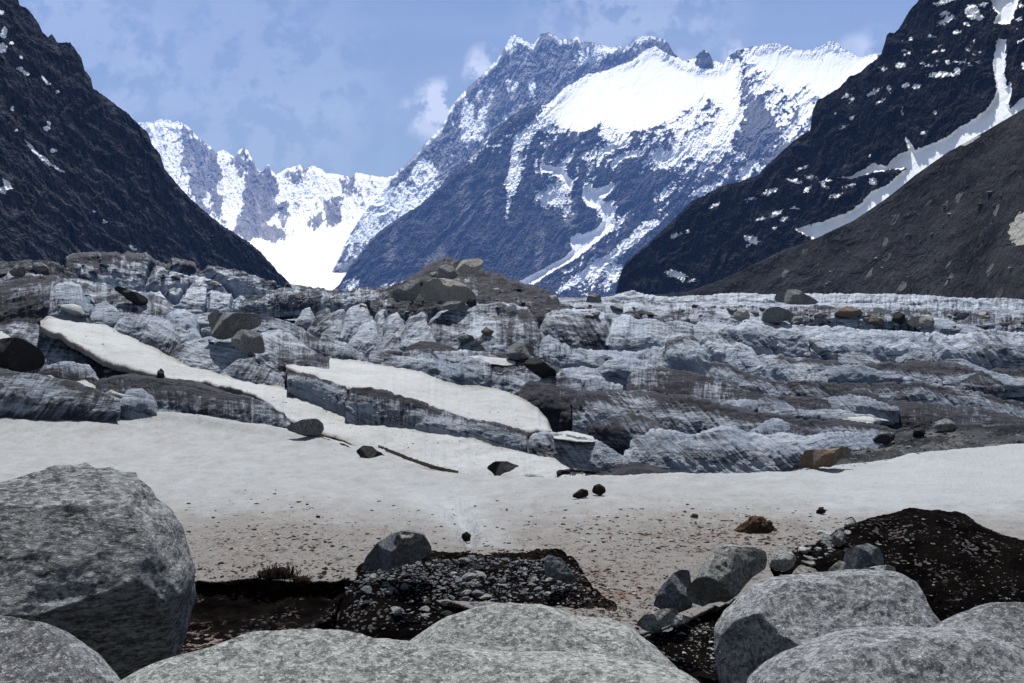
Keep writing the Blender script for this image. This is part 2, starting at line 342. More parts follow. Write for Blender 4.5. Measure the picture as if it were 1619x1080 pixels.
# B: main mountain ---------------------------------------------------------------------
B_top = [(480,480),(520,466),(535,452),(545,437),(556,418),(570,400),(600,366),(620,352),(650,333),(665,325),(692,298),(724,269),(756,239),(778,214),(806,186),(820,177),(833,170),(856,169),(869,163),(885,146),(900,135),(930,118),(960,112),(985,100),(1004,90),(1020,80),(1035,74),(1046,76),(1054,66),(1064,83),(1080,98),(1094,94),(1113,80),(1121,84),(1126,96),(1145,102),(1150,91),(1164,82),(1188,75),(1209,72),(1223,69.5),(1247,73.5),(1258,80),(1284,80),(1311,67),(1322,68),(1335,78),(1349,86),(1362,92),(1381,87),(1395,84),(1450,80)]
B_sn = [([(869,160),(900,135),(930,117),(1000,96),(1020,80),(1035,74),(1050,84),(1075,98),(1100,108),(1125,112),(1145,103),(1165,95),(1168,130),(1165,180),(1158,185),(1120,150),(1085,170),(1060,185),(1030,200),(1000,205),(985,212),(970,200),(950,192),(925,205),(905,205),(885,195),(873,178)], 1.25, 3),
        ([(1180,82),(1223,69),(1260,80),(1284,80),(1311,66),(1340,80),(1381,87),(1360,118),(1330,140),(1300,155),(1270,135),(1250,145),(1225,125),(1205,115),(1190,100)], .75, 6),
        ([(868,168),(890,175),(880,190),(850,205),(835,225),(820,235),(832,205),(850,185)], .75, 4), ([(815,215),(822,215),(818,240),(822,275),(812,310),(802,312),(797,290),(808,260)], .8, 3),
        ([(800,310),(808,315),(806,340),(790,370),(780,385),(775,380),(795,350)], .5, 3),
        ([(855,262),(870,262),(878,268),(885,265),(895,275),(905,292),(903,300),(896,298),(885,280),(872,272),(856,270)], 1.1, 2),
        ([(922,295),(945,300),(972,290),(965,305),(950,312),(956,326),(948,330),(930,325),(920,312)], 1.2, 2),
        ([(950,325),(962,330),(975,325),(968,345),(972,355),(940,385),(915,405),(870,430),(830,458),(812,450),(850,430),(890,410),(905,395),(902,375),(920,372),(940,365),(953,350)], 1.2, 2),
        ([(1000,362),(1030,348),(1045,350),(1010,380),(985,400),(940,430),(890,460),(870,470),(905,440),(950,410)], .7, 3),
        ([(1100,302),(1112,296),(1132,293),(1125,300),(1095,308)], .9, 3), ([(1145,150),(1160,170),(1158,195),(1152,230),(1164,245),(1150,238),(1140,215),(1145,185)], .7, 4),
        ([(1268,150),(1285,155),(1282,180),(1268,190)], .8, 3), ([(690,430),(712,418),(740,410),(720,430),(700,438)], .9, 2), ([(590,452),(640,440),(690,425),(660,452),(600,470)], .7, 2), ([(556,440),(585,425),(600,415),(575,448),(555,455)], .5, 4),
        ([(530,462),(555,440),(575,430),(560,462)], .35, 4)]
B_dark = [([(560,440),(640,345),(700,300),(760,250),(800,300),(800,350),(770,400),(720,415),(660,440),(600,460)], .8), ([(800,400),(810,330),(850,320),(890,330),(905,370),(900,395),(850,430),(800,450),(760,450),(760,400)], .75),
          ([(905,300),(922,300),(930,335),(955,345),(940,362),(915,368),(905,345)], .6), ([(960,300),(1000,275),(1040,250),(1060,280),(1020,320),(980,340),(970,320)], .35), ([(930,420),(985,360),(1010,345),(1005,370),(960,400)], .6),
          ([(1175,125),(1195,150),(1215,180),(1235,215),(1260,240),(1225,262),(1190,250),(1165,230),(1176,190)], .8), ([(1255,160),(1268,180),(1265,215),(1240,205)], .3), ([(960,470),(1040,370),(1080,330),(1100,330),(990,480)], .3),
          ([(770,250),(800,240),(805,285),(790,295),(770,280)], .5), ([(850,215),(890,205),(940,215),(950,240),(900,250),(860,245)], .25), ([(960,85),(1000,95),(1040,60),(1060,68),(1062,84),(1030,72),(1000,100),(970,112),(945,116),(930,112)], .9),
          ([(1100,85),(1122,85),(1128,112),(1108,110)], .8), ([(1150,84),(1190,76),(1188,95),(1160,100)], .5)]
B_pale = [([(610,385),(622,360),(632,372),(622,420),(612,425)], 5), ([(765,300),(772,270),(782,275),(778,330),(768,340)], 4), ([(845,400),(852,360),(862,362),(858,430),(848,430)], 5), ([(675,395),(700,388),(712,420),(700,440),(668,440)], 4), ([(893,320),(912,310),(910,360),(905,385),(895,370)], 3), ([(1175,125),(1195,150),(1220,185),(1262,235),(1225,262),(1190,255),(1163,232),(1176,190)], 5), ([(728,290),(745,280),(745,340),(725,360)], 5), ([(1270,125),(1330,120),(1290,170),(1250,200)], 8),
          ([(950,70),(1062,60),(1062,90),(1000,95),(940,116)], 5)]
def B_snow(U, V, r, r2):
    n1 = fbm((U + .45 * V) / 7, V / 6, 33, 5, .75)
    z = .24 + .22 * sstep(400, 240, V) - .20 * sstep(900, 760, U)
    z = z + .26 * sstep(930, 1150, U) * sstep(320, 190, V)
    b = z + .12 + 1.0 * n1 - 1.1 * (r - .46) - .22 * (r2 - .35) + .30 * fbm((U + .8 * V) / 34, V / 26, 35, 3)
    n = fbm(U / 7, V / 10, 39, 6, .75) * 26
    for P_, w in B_dark: b = b - w * .85 * sstep(-9, 7, poly_sd(U, V, P_) + n)
    for P_, w, f in B_sn: b = b + w * 1.3 * sstep(-f * 1.6, f * 1.6, poly_sd(U, V, P_) + n * (.16 if f < 4 else .5))
    sd = poly_sd(U, V, B_sn[0][0])
    b = b - .95 * sstep(.18, .42, fbm(U / 6, V / 5, 43, 4, .7)) * sstep(45, 8, sd) * sstep(-10, 5, sd) * sstep(880, 1000, U + .3 * V)
    b = b - .8 * sstep(.12, .4, fbm((U - .5 * V) / 8, V / 13, 44, 4, .7)) * sstep(1175, 1200, U) * sstep(72, 92, V)
    ice = sstep(-3, 3, poly_sd(U, V, [(950,195),(975,200),(995,210),(1005,225),(985,235),(965,230),(945,215)]))
    return b + ice * .3
def B_palef(U, V):
    a = np.zeros_like(U); n = fbm(U / 10, V / 18, 49, 4, .6) * 6
    for P_, f in B_pale: a = np.maximum(a, sstep(-f, f, poly_sd(U, V, P_) + n) * .75)
    a = np.maximum(a, .45 * sstep(.12, .5, fbm((U + .25 * V) / 6, V / 60, 50, 5, .65)) * sstep(820, 740, U) * sstep(290, 330, V + .9 * (U - 720) * (U < 720)))
    return a
def B_extra(U, V):
    # the hanging snowfield lies back in a gentle basin; lower walls are steeper
    a = np.zeros_like(U)
    for k in (0, 1, 5, 6, 7): a = np.maximum(a, sstep(-4, 16 if k < 2 else 6, poly_sd(U, V, B_sn[k][0])))
    return a * .8, 0
def C_extra(U, V):
    return .75 * sstep(-8, 12, poly_sd(U, V, [(455,385),(500,368),(560,355),(600,330),(700,300),(700,480),(440,480),(400,380),(425,376)])), 0
def B_Y(U, V):
    c = sstep(835, 930, U)
    yl = np.interp(V, [60, 480], [8500, 6100]); yr = si(V, [60, 90, 215, 300, 480], [9400, 9150, 7500, 7000, 6100])
    return yl + (yr - yl) * c
mountain('mountain', B_top, [(480,482),(1450,482)], 0, B_Y, 1.3, B_snow, M['far'], (42, 95, 23, .75), 3.0, 31, B_palef, 800, 'great rock and snow mountain with bright hanging snowfield', extraY=B_extra)
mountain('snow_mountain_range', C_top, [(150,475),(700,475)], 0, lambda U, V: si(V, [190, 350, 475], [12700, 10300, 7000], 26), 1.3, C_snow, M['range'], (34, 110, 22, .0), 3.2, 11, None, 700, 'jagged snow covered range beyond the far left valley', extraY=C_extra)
# L: dark left mountain -------------------------------------------------------------------
L_top = [(-140,-150),(-40,-60),(0,-25),(24,-6),(29,0),(31,9),(42,13),(58,33),(67,51),(76,60),(82,54),(91,67),(111,68),(120,80),(129,93),(133,111),(144,124),(147,140),(169,156),(200,178),(213,191),(236,213),(240,229),(253,244),(260,267),(280,293),(298,311),(311,324),(338,347),(369,369),(391,382),(418,404),(436,427),(460,451),(480,470)]
L_sn = [(2,20,5,5,0),(6,52,6,10,10),(4,75,8,8,0),(37,114,9,3,30),(31,108,5,3,0),(70,126,13,2.6,38),(90,145,4,2,0),(33,91,3,3,0),(72,203,6,4,0),(84,238,5,4,20),(20,171,3,5,0),(26,206,4,2,50),(6,300,7,8,40),(12,292,5,10,-40),(150,334,4,2,40),(165,350,4,2,30),(209,391,9,2.6,35),(228,401,4,2,20),(20,68,5,2,0),(303,374,3,1.2,0),(78,196,3,3,0)]
def L_snow(U, V, r, r2):
    U0, V0 = U, V; U = U + 5 * fbm(U / 9, V / 9, 91, 4, .7); V = V + 4 * fbm(U / 9, V / 7, 92, 4, .7)
    b = np.full(U.shape, .0); n = fbm(U / 5, V / 5, 55, 5, .75) * 4.5 - .2
    for e in L_sn: b = np.maximum(b, sstep(-1.2, 1.2, ell(U, V, e) + n))
    st = poly_sd(U, V, [(36,219),(44,224),(60,240),(80,256),(104,274),(96,272),(72,258),(50,240)])
    b = np.maximum(b, sstep(-.8, 1, st + n * .35))
    b = np.maximum(b, .5 * sstep(.42, .6, fbm((U) / 16, (V - .8 * U) / 6, 57, 5, .7)))
    return b
def L_pale(U, V):
    k = fbm((U + V) / 60, (V - .7 * U) / 12, 58, 5, .6)
    return .5 * sstep(.05, .5, k) * sstep(250, 340, V - .2 * U + 40)
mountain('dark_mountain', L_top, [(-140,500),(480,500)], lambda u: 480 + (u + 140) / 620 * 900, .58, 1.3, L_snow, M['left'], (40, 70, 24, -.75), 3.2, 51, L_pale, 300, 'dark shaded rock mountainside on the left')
# R: dark right mountain -------------------------------------------------------------------
R_top = [(955,490),(973,467),(978,444),(987,418),(1018,391),(1049,364),(1093,320),(1138,296),(1196,280),(1227,249),(1264,216),(1280,208),(1282,200),(1284,178),(1291,160),(1304,153),(1327,140),(1344,121),(1360,116),(1371,104),(1384,96),(1393,87),(1399,69),(1402,56),(1407,51),(1413,54),(1420,47),(1427,36),(1438,18),(1453,0),(1480,-40),(1540,-90),(1700,-160)]
R_g = [(1577,62),(1571,85),(1570,110),(1573,125),(1576,145),(1562,170),(1556,176),(1540,188),(1516,201),(1500,215),(1480,224),(1460,232),(1446,238),(1438,222),(1430,210),(1436,238),(1420,244),(1400,262),(1380,258),(1370,265),(1345,278),(1320,280),(1345,283),(1385,272),(1432,266),(1405,290),(1376,304),(1362,320),(1340,336),(1300,350),(1256,362),(1290,380),(1340,360),(1450,290),(1560,215),(1640,180),(1640,140),(1608,160),(1598,172),(1594,165),(1601,148),(1597,128),(1592,138),(1588,115),(1590,90),(1592,62)]
R_g2 = [(1566,0),(1600,-20),(1612,0),(1604,20),(1598,38),(1585,38),(1570,36),(1578,22),(1570,12)]
R_sn = [(1493,22,9,4,-10),(1495,32,16,4,-25),(1490,3,14,4,-15),(1508,-4,10,6,0),(1537,18,12,12,60),(1548,28,6,5,0),(1555,8,6,3,-20),(1528,38,6,4,20),(1513,51,8,4,-5),(1440,62,5,2.4,-25),(1473,58,4,2,0),(1430,80,4,2,0),(1436,83,7,2.6,-40),(1424,103,9,4.5,-8),(1458,100,5,2,0),(1471,104,8,2,0),(1482,97,4,2,-40),(1498,99,5,3.4,0),(1519,98,9,2.6,-5),(1532,103,4,2.4,0),(1490,118,24,4.5,-4),(1513,111,5,5,-60),(1433,135,7,3.5,-20),(1449,137,8,4,5),(1381,146,11,3.4,-30),(1338,152,6,3,-25),(1347,157,6,2.6,-30),(1391,161,8,2,-25),(1347,186,5,3.2,-20),(1333,201,6,2,-15),(1478,178,3.2,3,0),(1395,108,6,3,20),(1405,140,3,6,-30),(1426,176,1.5,4,0),
        (1269,265,9,2.5,-18),(1256,286,12,3.4,8),(1281,280,8,2.5,0),(1276,300,7,3,-50),(1303,293,10,4,45),(1309,285,6,2,0),(1345,294,9,2.5,-10),(1321,310,10,3.5,-20),(1217,303,12,4,-25),(1187,314,8,2.5,-15),(1130,325,8,3,-25),(1227,338,12,4,-25),(1202,346,12,2,-15),(1256,329,5,2,0),(1240,346,7,3.5,-15),(1189,379,13,6,18),(1182,388,6,2,-30),(1069,372,9,3.6,-25),(1086,366,3,3,0),(1069,434,16,6,12),(1079,440,5,5,0),(1096,443,6,2,-10),(1224,361,5,2,0),(1380,287,6,6,-30),(1320,180,2,2,0),(1376,246,2,3,0),(1460,210,3,6,60),
        (1540,65,3,2,0),(1530,78,3,2,0),(1551,83,3,2,0),(1539,87,3,2,0),(1547,98,5,1.6,0),(1487,72,4,2,-40),(1479,82,4,2.4,0),(1492,80,3,2,0),(1612,30,5,3,-20),(1615,8,5,4,0),(1607,46,3,2,0),(1613,65,5,2,-30),(1618,105,4,8,0)]
def R_snow(U, V, r, r2):
    U0, V0 = U, V; U = U + 5 * fbm(U / 9, V / 9, 91, 4, .7); V = V + 4 * fbm(U / 9, V / 7, 92, 4, .7)
    b = np.zeros(U.shape); n = fbm(U / 5, V / 2.2, 65, 5, .75) * 6.5 - .2
    for e in R_sn: b = np.maximum(b, sstep(-.6, 1, ell(U, V, e) + n))
    b = np.maximum(b, sstep(.50, .62, fbm(U0 / 12, V0 / 6, 93, 5, .75) + .15 * sstep(400, 100, V0)))
    b = np.maximum(b, sstep(-1.2, 1.2, poly_sd(U, V, R_g) + n * .6)); b = np.maximum(b, sstep(-1.2, 1.2, poly_sd(U, V, R_g2) + n * .6))
    return b
def R_extra(U, V):
    return np.maximum(sstep(-3, 5, poly_sd(U, V, R_g)), sstep(-3, 5, poly_sd(U, V, R_g2))) * .9, 0
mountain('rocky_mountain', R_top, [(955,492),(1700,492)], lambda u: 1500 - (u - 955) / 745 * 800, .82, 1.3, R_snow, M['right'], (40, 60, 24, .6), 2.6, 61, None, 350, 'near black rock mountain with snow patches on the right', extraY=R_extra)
# moraine slope right -------------------------------------------------------------------------
Mo_top = [(940,476),(975,470),(1040,466),(1085,462),(1140,443),(1240,395),(1290,377),(1350,349),(1400,315),(1450,275),(1500,240),(1560,207),(1619,172),(1700,120)]
def Mo_snow(U, V, r, r2):
    n = fbm(U / 8, V / 8, 75, 4, .6) * 3
    b = sstep(-1, 1, poly_sd(U, V, [(1590,366),(1598,348),(1610,335),(1640,325),(1640,395),(1612,392),(1598,385)]) - 3 + n * 2.6)
    b = np.maximum(b, sstep(-1, 1, poly_sd(U, V, [(1515,228),(1535,218),(1552,214),(1538,224),(1525,231)]) + n * .4))
    return b
mountain('moraine_slope', Mo_top, [(940,482),(1700,482)], lambda u: 720 - (u - 940) / 760 * 430, 1.25, 1.1, Mo_snow, M['moraine'], (45, 50, 7, 1.1), .9, 71, lambda U, V: np.clip(.45 + 1.1 * fbm((U * .75 + V) / 26, (V - .9 * U) / 190, 77, 5, .6) + .5 * fbm(U / 60, V / 50, 78, 3), 0, 1), 60, 'grey scree moraine slope under the right mountain')
# ------------------------------------------------------------------ glacier
glacier = bpy.data.objects.new('glacier', None); C.objects.link(glacier); glacier.location = (0, 60, -4)
tag(glacier, 'broken dirty grey glacier ice filling the valley floor', None, None, 'structure')
bpy.context.view_layer.update()
def adopt(o, parent):
    o.parent = parent; o.matrix_parent_inverse = parent.matrix_world.inverted()
def Yg(v):
    return np.interp(v, [466, 475, 500, 550, 600, 650, 700, 745, 760, 800, 850, 900, 950, 1000, 1080], [300, 270, 200, 140, 103, 77, 56, 41, 34, 22, 15, 11.6, 9.4, 7.8, 6])
def arc(P):
    d = np.linalg.norm(np.diff(P, axis=1), axis=-1); sx = np.concatenate([np.zeros((P.shape[0], 1)), np.cumsum(d, 1)], 1)
    d2 = np.linalg.norm(np.diff(P, axis=0), axis=-1); sy = np.concatenate([np.zeros((1, P.shape[1])), np.cumsum(d2, 0)], 0)
    return np.stack([np.repeat(sx[sx.shape[0] // 2][None], P.shape[0], 0), sy, np.zeros_like(sx)], -1)
def ridge(name, crest, base, dirtc=.6, dirtf=.35, px=1.6, face=.5, amp=1.0, flute=1.0, shear=0.0, round_=.35, seed=0, mat='ice', blue=0.0, Yk=.93, jag=1.0, parent=glacier, label=None, cap=1.0, ybase=None, cracks=0.0, crack_w=40):
    """an ice wave: steep face up to a crest, a cap running back and down behind it"""
    u0, u1 = crest[0][0], crest[-1][0]; nc = int((u1 - u0) / px) + 1; s = np.linspace(0, 1, nc)
    U, vc = curve(crest, s); _, vb = curve(base, s)
    vc = vc - jag * (4.0 * fbm(U / 26, seed + .3, 0, 5, .62) + 1.8 * fbm(U / 6, seed + .7, 0, 3, .6))
    Yb_ = (Yg(np.maximum(vb, vc + 3)) * Yk) if ybase is None else np.interp(s, [0, 1], ybase)
    kn = int(60 / px)
    Yb_ = np.convolve(np.pad(Yb_, kn, mode='edge'), np.hanning(2 * kn + 1) / np.hanning(2 * kn + 1).sum(), 'valid')
    h = np.maximum(vb - vc, 2.0); m = h / F * Yb_          # face height in metres
    ends = np.minimum(sstep(0, .04, s), sstep(0, .04, 1 - s)); 
    row = lambda v, Y: np.concatenate([W(U, v, Y)], 0)
    bl = round_
    face = face * 1.0 + .45
    R = [row(vb + 12 + h * .2, Yb_ - m * .15), row(vb, Yb_), row(vb - h * .5, Yb_ + m * .5 * face * .7), row(vb - h * (1 - bl * .35), Yb_ + m * face * (1 - bl * .3)),
         row(vc, Yb_ + m * (face + bl * .8)), row(vc + 2 * cap, Yb_ + m * (face + bl * 2 + .8)), row(vc + 14 + h * .25, Yb_ + m * (face + bl * 2 + 2.0) + 4), row(vc + 34 + h * .5, Yb_ + m * (face + 3) + 5)]
    nrf = max(6, int(np.max(h) / px * .55))
    P, par = cat_rows(R, [6, nrf, nrf, max(5, nrf // 2), 6, 6, 4])
    N = normals(P); st = arc(P); X, Yy, Z = P[..., 0], P[..., 1], P[..., 2]
    S = st[..., 0] + shear * (Z - Z.mean()); 
    sc0 = max(.6, float(np.median(m)) * .5)
    d = amp * sc0 * (.60 * fbm(X / (4.2 * sc0), Yy / (4.2 * sc0), Z / (2.4 * sc0) + seed, 7, .55) + .06 * fbm(X / (1.1 * sc0), Yy / (1.1 * sc0), Z / (.8 * sc0) + seed, 4, .6, True) + .11 * flute * fbm(S / (.8 * sc0), Z / (6 * sc0), seed + 2, 5, .6, True))
    blu = np.full(X.shape, blue)
    if cracks > 0:
        cn = noise(S / (crack_w * sc0 / 10), Z * .05 + seed, seed + 5); cr = sstep(.10, .0, np.abs(cn)) * cracks
        d = d - cr * sc0 * .9; blu = blu + cr * .8
    d = d * (sstep(0, 1.3, par)[:, None] * .7 + .3)
    P = P + N * d[..., None]
    if N[nrf + 5, nc // 2, 1] > 0: P = P - 2 * N * d[..., None]
    w = sstep(2.2, 3.4, par)[:, None]
    D = dirtf + (dirtc - .12 - dirtf) * w + .75 * fbm(X / (9 * sc0), Yy / (9 * sc0), Z / (3 * sc0) + seed + 9, 4) + .0 * U[None]
    st2 = st.copy(); st2[..., 0] = S / max(sc0, .5); st2[..., 1] = st[..., 1] / max(sc0, .5); st2[..., 2] = seed
    me = mesh_from(P, gridq(*P.shape[:2]), {'dirt': D, 'st': st2, 'blue': np.clip(blu, 0, 1)})
    o = link(name, me, M[mat])
    if parent: adopt(o, parent)
    if label: o['label'] = label
    return o
# base surface under everything
def sheet(name, cols, rows_per, mat, amp, lam, px=3.0, attrs=None, seed=0, kind='structure', label=None, smoothrows=True, flat=None, post=None, nc=None):
    """cols: list of curves [(u, v, Y)...] all spanning the same u range"""
    u0, u1 = cols[0][0][0], cols[0][-1][0]; nc = nc or int((u1 - u0) / px) + 1; s = np.linspace(0, 1, nc)
    R = []; RU = []
    for c in cols:
        p = curve(c, s); U, V = p[0], p[1]; Y = p[2] if len(p) > 2 else Yg(V)
        R.append(W(U, V, Y)); RU.append(np.stack([U, V], -1))
    P, par = cat_rows(R, rows_per, smoothrows); Q, _ = cat_rows(RU, rows_per, smoothrows)
    X, Y, Z = P[..., 0], P[..., 1], P[..., 2]; U, V = Q[..., 0], Q[..., 1]
    d = amp * fbm(X / lam, Y / lam, seed, 7, .52) 
    P[..., 2] += d
    if post is not None: P = post(P, U, V)
    at = {k: f(U, V, P) for k, f in (attrs or {}).items()}
    at['st'] = arc(P)
    o = link(name, mesh_from(P, gridq(*P.shape[:2]), at), M[mat])
    tag(o, label, None, None, kind); return o
o = sheet('ice_ground', [[(-520, 800, 48), (2200, 800, 48)], [(-520, 745, 53), (2200, 745, 53)], [(-520, 700, 67), (2200, 700, 67)], [(-520, 650, 86), (2200, 650, 86)], [(-520, 600, 112), (2200, 600, 112)], [(-520, 550, 152), (2200, 550, 152)], [(-520, 505, 215), (2200, 505, 215)], [(-520, 482, 300), (2200, 482, 300)], [(-520, 474, 430), (2200, 474, 430)], [(-520, 471, 700), (2200, 471, 700)], [(-520, 472, 1600), (2200, 472, 1600)]],
          [6, 50, 50, 50, 50, 50, 30, 16, 8, 6], 'ice', 1.5, 7, 2.2, {'dirt': lambda U, V, P: .55 + .5 * fbm(U / 60, V / 14, 3, 4) - .25 * sstep(900, 1200, U) * sstep(520, 490, V), 'blue': lambda U, V, P: 0 * U}, 5)
tag(o, None); adopt(o, glacier); del o['kind']
R_ = lambda *a, **k: ridge('ice_ridge', *a, **k)
# far left grey ice cliff
R_([(60,428),(100,412),(130,403),(180,402),(250,411),(300,415),(350,425),(400,440),(440,450),(480,456),(540,462)], [(60,455),(130,460),(200,472),(260,480),(330,487),(400,480),(460,472),(540,468)], .75, .10, 1.2, .15, .8, 1.6, seed=1, ybase=(290, 360), cracks=.5, jag=1.2, label='vertical grey ice cliff under a rubble cap at the far left')
R_([(-40,425),(0,418),(60,419),(90,424),(120,440),(150,452)], [(-40,470),(0,470),(60,470),(120,470),(150,470)], 1.1, .9, 1.2, .9, 1.2, .6, seed=2, ybase=(190, 190), mat='debris')
R_([(200,470),(260,462),(320,455),(370,468),(420,478),(470,480)], [(200,490),(260,498),(330,505),(400,500),(470,492)], .5, .05, 1.2, .3, 1.0, 1.2, seed=3, ybase=(230, 240), cracks=.7)
# far right white ice
R_([(930,475),(980,468),(1000,461),(1020,466),(1060,470),(1120,467),(1180,466),(1240,465),(1300,466),(1380,467),(1440,468),(1500,472),(1619,474),(2120,476)], [(930,484),(1020,486),(1200,490),(1400,490),(1619,494),(2120,494)], .05, -.15, 1.2, .5, 1.0, 1.5, seed=4, ybase=(330, 300), cracks=.12, jag=.5, label='pale white ice edge below the moraine slope')
R_([(1380,484),(1440,480),(1500,476),(1560,478),(1619,482),(2120,484)], [(1380,504),(1500,506),(1619,510),(2120,512)], .35, .05, 1.2, .7, 1.3, 1., seed=5, ybase=(235, 230), cracks=.15)
# debris bands
R_([(860,482),(930,474),(1000,478),(1060,480),(1120,486),(1200,486),(1300,486),(1400,490),(1500,495),(1619,497),(2120,500)], [(860,500),(1000,505),(1200,512),(1400,514),(1619,522),(2120,524)], .75, .45, 1.3, 1.2, 1.6, .6, seed=6, Yk=.97, jag=1.2)
R_([(380,474),(420,464),(460,458),(500,461),(560,461),(600,459),(640,452),(680,455)], [(380,492),(400,488),(470,482),(560,484),(680,490)], .9, .45, 1.2, 1.0, 1.6, .8, seed=7, ybase=(200, 175), jag=1.3)
# knoll
R_([(585,478),(604,468),(622,457),(650,440),(675,428),(692,418),(705,414),(720,420),(740,428),(765,431),(790,438),(820,450),(850,460),(880,474),(920,492),(960,506)], [(585,492),(620,500),(700,515),(800,515),(880,512),(960,514)], 1.0, .75, 1.2, 1.0, 1.0, .7, seed=8, ybase=(128, 128), jag=1.6, label='brown rubble covered ice knoll below the perched boulders')
# purple-grey humps below the knoll
R_([(640,540),(680,515),(700,498),(740,488),(790,487),(830,492),(850,505),(860,530),(868,550)], [(640,560),(720,575),(800,575),(868,565)], .55, .42, 1.3, .9, 1.0, .8, seed=10, ybase=(104, 104), blue=.05, jag=.6)
R_([(858,520),(864,500),(880,494),(910,492),(940,493),(958,500),(966,520),(970,545)], [(858,545),(900,550),(940,555),(970,560)], .25, .45, 1.3, .5, .9, 1.3, shear=.6, seed=11, ybase=(110, 110), jag=.6)
R_([(962,545),(968,505),(985,500),(1010,506),(1060,512),(1100,524),(1140,535)], [(962,552),(1000,552),(1060,555),(1140,560)], .45, .0, 1.3, .6, .9, 1.1, seed=12, ybase=(108, 108), cracks=.2, jag=.6)
R_([(852,545),(868,532),(885,540),(905,552),(930,553),(960,556),(1000,558),(1040,552),(1060,550)], [(852,570),(900,572),(960,585),(1060,590)], -.05, .05, 1.3, .8, 1.2, 1, seed=13, ybase=(98, 98), blue=.15, cracks=.2)
# left slabs leaning (480..560)
for k, (a, b, c_, d_) in enumerate([(466, 500, 486, 512), (486, 534, 489, 522), (508, 556, 492, 534), (538, 590, 484, 530), (585, 618, 492, 540), (560, 600, 500, 550), (602, 640, 494, 552), (628, 690, 498, 556), (578, 640, 528, 566), (544, 610, 512, 560)]):
    R_([(a, d_), (a + (b - a) * .35, c_ + 6), (a + (b - a) * .7, c_), (b, d_ - 6)], [(a, d_ + 6), (b, d_ + 6)], .55 if k % 3 else .1, .15 + .12 * (k % 3), 1.2, .8, .9, 1.2, shear=-1.2, seed=20 + k, ybase=(112 - k * 1.2,) * 2, jag=.7)
R_([(640,575),(690,560),(740,556),(800,560),(840,566),(870,578),(900,590)], [(640,590),(740,592),(820,600),(900,604)], .9, .6, 1.3, 1.1, 1.1, .6, seed=31, ybase=(94, 92), jag=1.0)
R_([(540,575),(570,560),(620,558),(680,556),(730,562),(780,578),(830,590),(880,600),(940,605),(985,612)], [(540,590),(600,585),(660,592),(720,606),(800,625),(880,640),(985,640)], .55, .10, 1.3, .5, 1.0, 1.0, seed=32, ybase=(86, 78), cracks=.6, blue=.08)
R_([(640,552),(664,540),(700,545),(740,557),(790,570)], [(640,562),(700,570),(790,584)], 1.2, 1.0, 1.3, 1.0, 1.0, .6, seed=33, ybase=(99, 97), jag=.8)
R_([(870,600),(890,588),(920,580),(945,588),(962,608),(975,620)], [(870,618),(920,622),(975,630)], .8, .3, 1.3, .8, 1.0, .9, seed=34, ybase=(84, 82), jag=.6)
R_([(940,600),(960,575),(985,568),(1010,572),(1030,580),(1050,600)], [(940,622),(1000,620),(1050,620)], -.15, -.1, 1.3, .3, 1.1, 1.1, seed=35, ybase=(90, 90), jag=.8, blue=.3, cracks=.3)
# right hand waves
R_([(1080,534),(1105,513),(1140,511),(1190,510),(1232,508),(1262,514),(1300,522),(1360,525),(1420,528),(1490,532),(1560,530),(1619,532),(2120,538)], [(1080,545),(1140,545),(1230,560),(1300,565),(1420,572),(1500,575),(1619,580),(2120,585)], .05, .02, 1.3, .6, .9, 1.5, shear=1.0, seed=40, ybase=(118, 116), cracks=.45)
R_([(1280,540),(1340,528),(1420,527),(1480,530),(1520,536),(1570,528),(1619,528),(2120,533)], [(1280,565),(1400,575),(1500,580),(1619,585),(2120,590)], .25, .22, 1.3, .5, .9, 1.8, shear=1.0, seed=46, ybase=(113, 111), cracks=.5)
R_([(1052,560),(1060,543),(1090,536),(1126,536),(1160,542),(1190,554),(1214,564),(1260,570),(1306,573),(1370,575),(1440,574),(1497,576),(1560,585),(1619,592),(2120,598)], [(1052,592),(1110,600),(1180,610),(1240,612),(1320,618),(1420,622),(1619,650),(2120,655)], .95, .16, 1.3, .45, .9, 1.8, shear=.9, seed=41, ybase=(96, 92), cracks=.35, blue=.08)
R_([(1116,595),(1126,577),(1150,578),(1175,588),(1205,598),(1230,605),(1280,606),(1344,606),(1400,607),(1459,607),(1520,618),(1570,630),(1619,640),(2120,650)], [(1116,612),(1180,628),(1240,640),(1340,640),(1440,640),(1540,660),(1619,668),(2120,675)], .9, .22, 1.3, .5, .9, 1.8, shear=1.1, seed=42, ybase=(84, 80), cracks=.3)
R_([(990,612),(1000,590),(1030,582),(1057,583),(1090,590),(1125,600),(1160,612),(1195,624),(1250,630),(1310,634),(1380,636),(1440,637),(1500,641),(1560,650),(1619,660),(2120,668)], [(990,630),(1060,632),(1140,640),(1220,650),(1330,668),(1420,676),(1619,690),(2120,695)], 1.0, .75, 1.3, .9, 1.0, .8, seed=43, ybase=(76, 66))
R_([(820,622),(838,606),(870,612),(905,622),(912,630),(918,640)], [(820,640),(870,665),(900,680),(918,690)], 1.1, .75, 1.3, .6, .9, .9, seed=44, ybase=(70, 67), jag=.6)
R_([(905,640),(916,624),(960,621),(1010,622),(1060,625),(1115,634),(1160,645),(1200,655),(1270,664),(1344,671),(1400,678),(1440,682),(1500,682),(1619,678),(2120,680)], [(905,690),(960,704),(1000,715),(1060,712),(1140,712),(1220,715),(1330,712),(1440,705),(1619,700),(2120,700)], 1.35, .42, 1.3, .4, .9, 1.6, shear=1.0, seed=45, ybase=(60, 55), cracks=.25, label='long dark banded ice wall right of the snow strip')
R_([(835,705),(842,688),(856,685),(890,688),(925,694),(948,700),(965,712),(990,725),(1010,735)], [(835,722),(880,728),(950,740),(1010,748)], .55, .45, 1.3, .5, .9, 1.5, shear=1.0, seed=47, ybase=(49, 47), jag=.7)
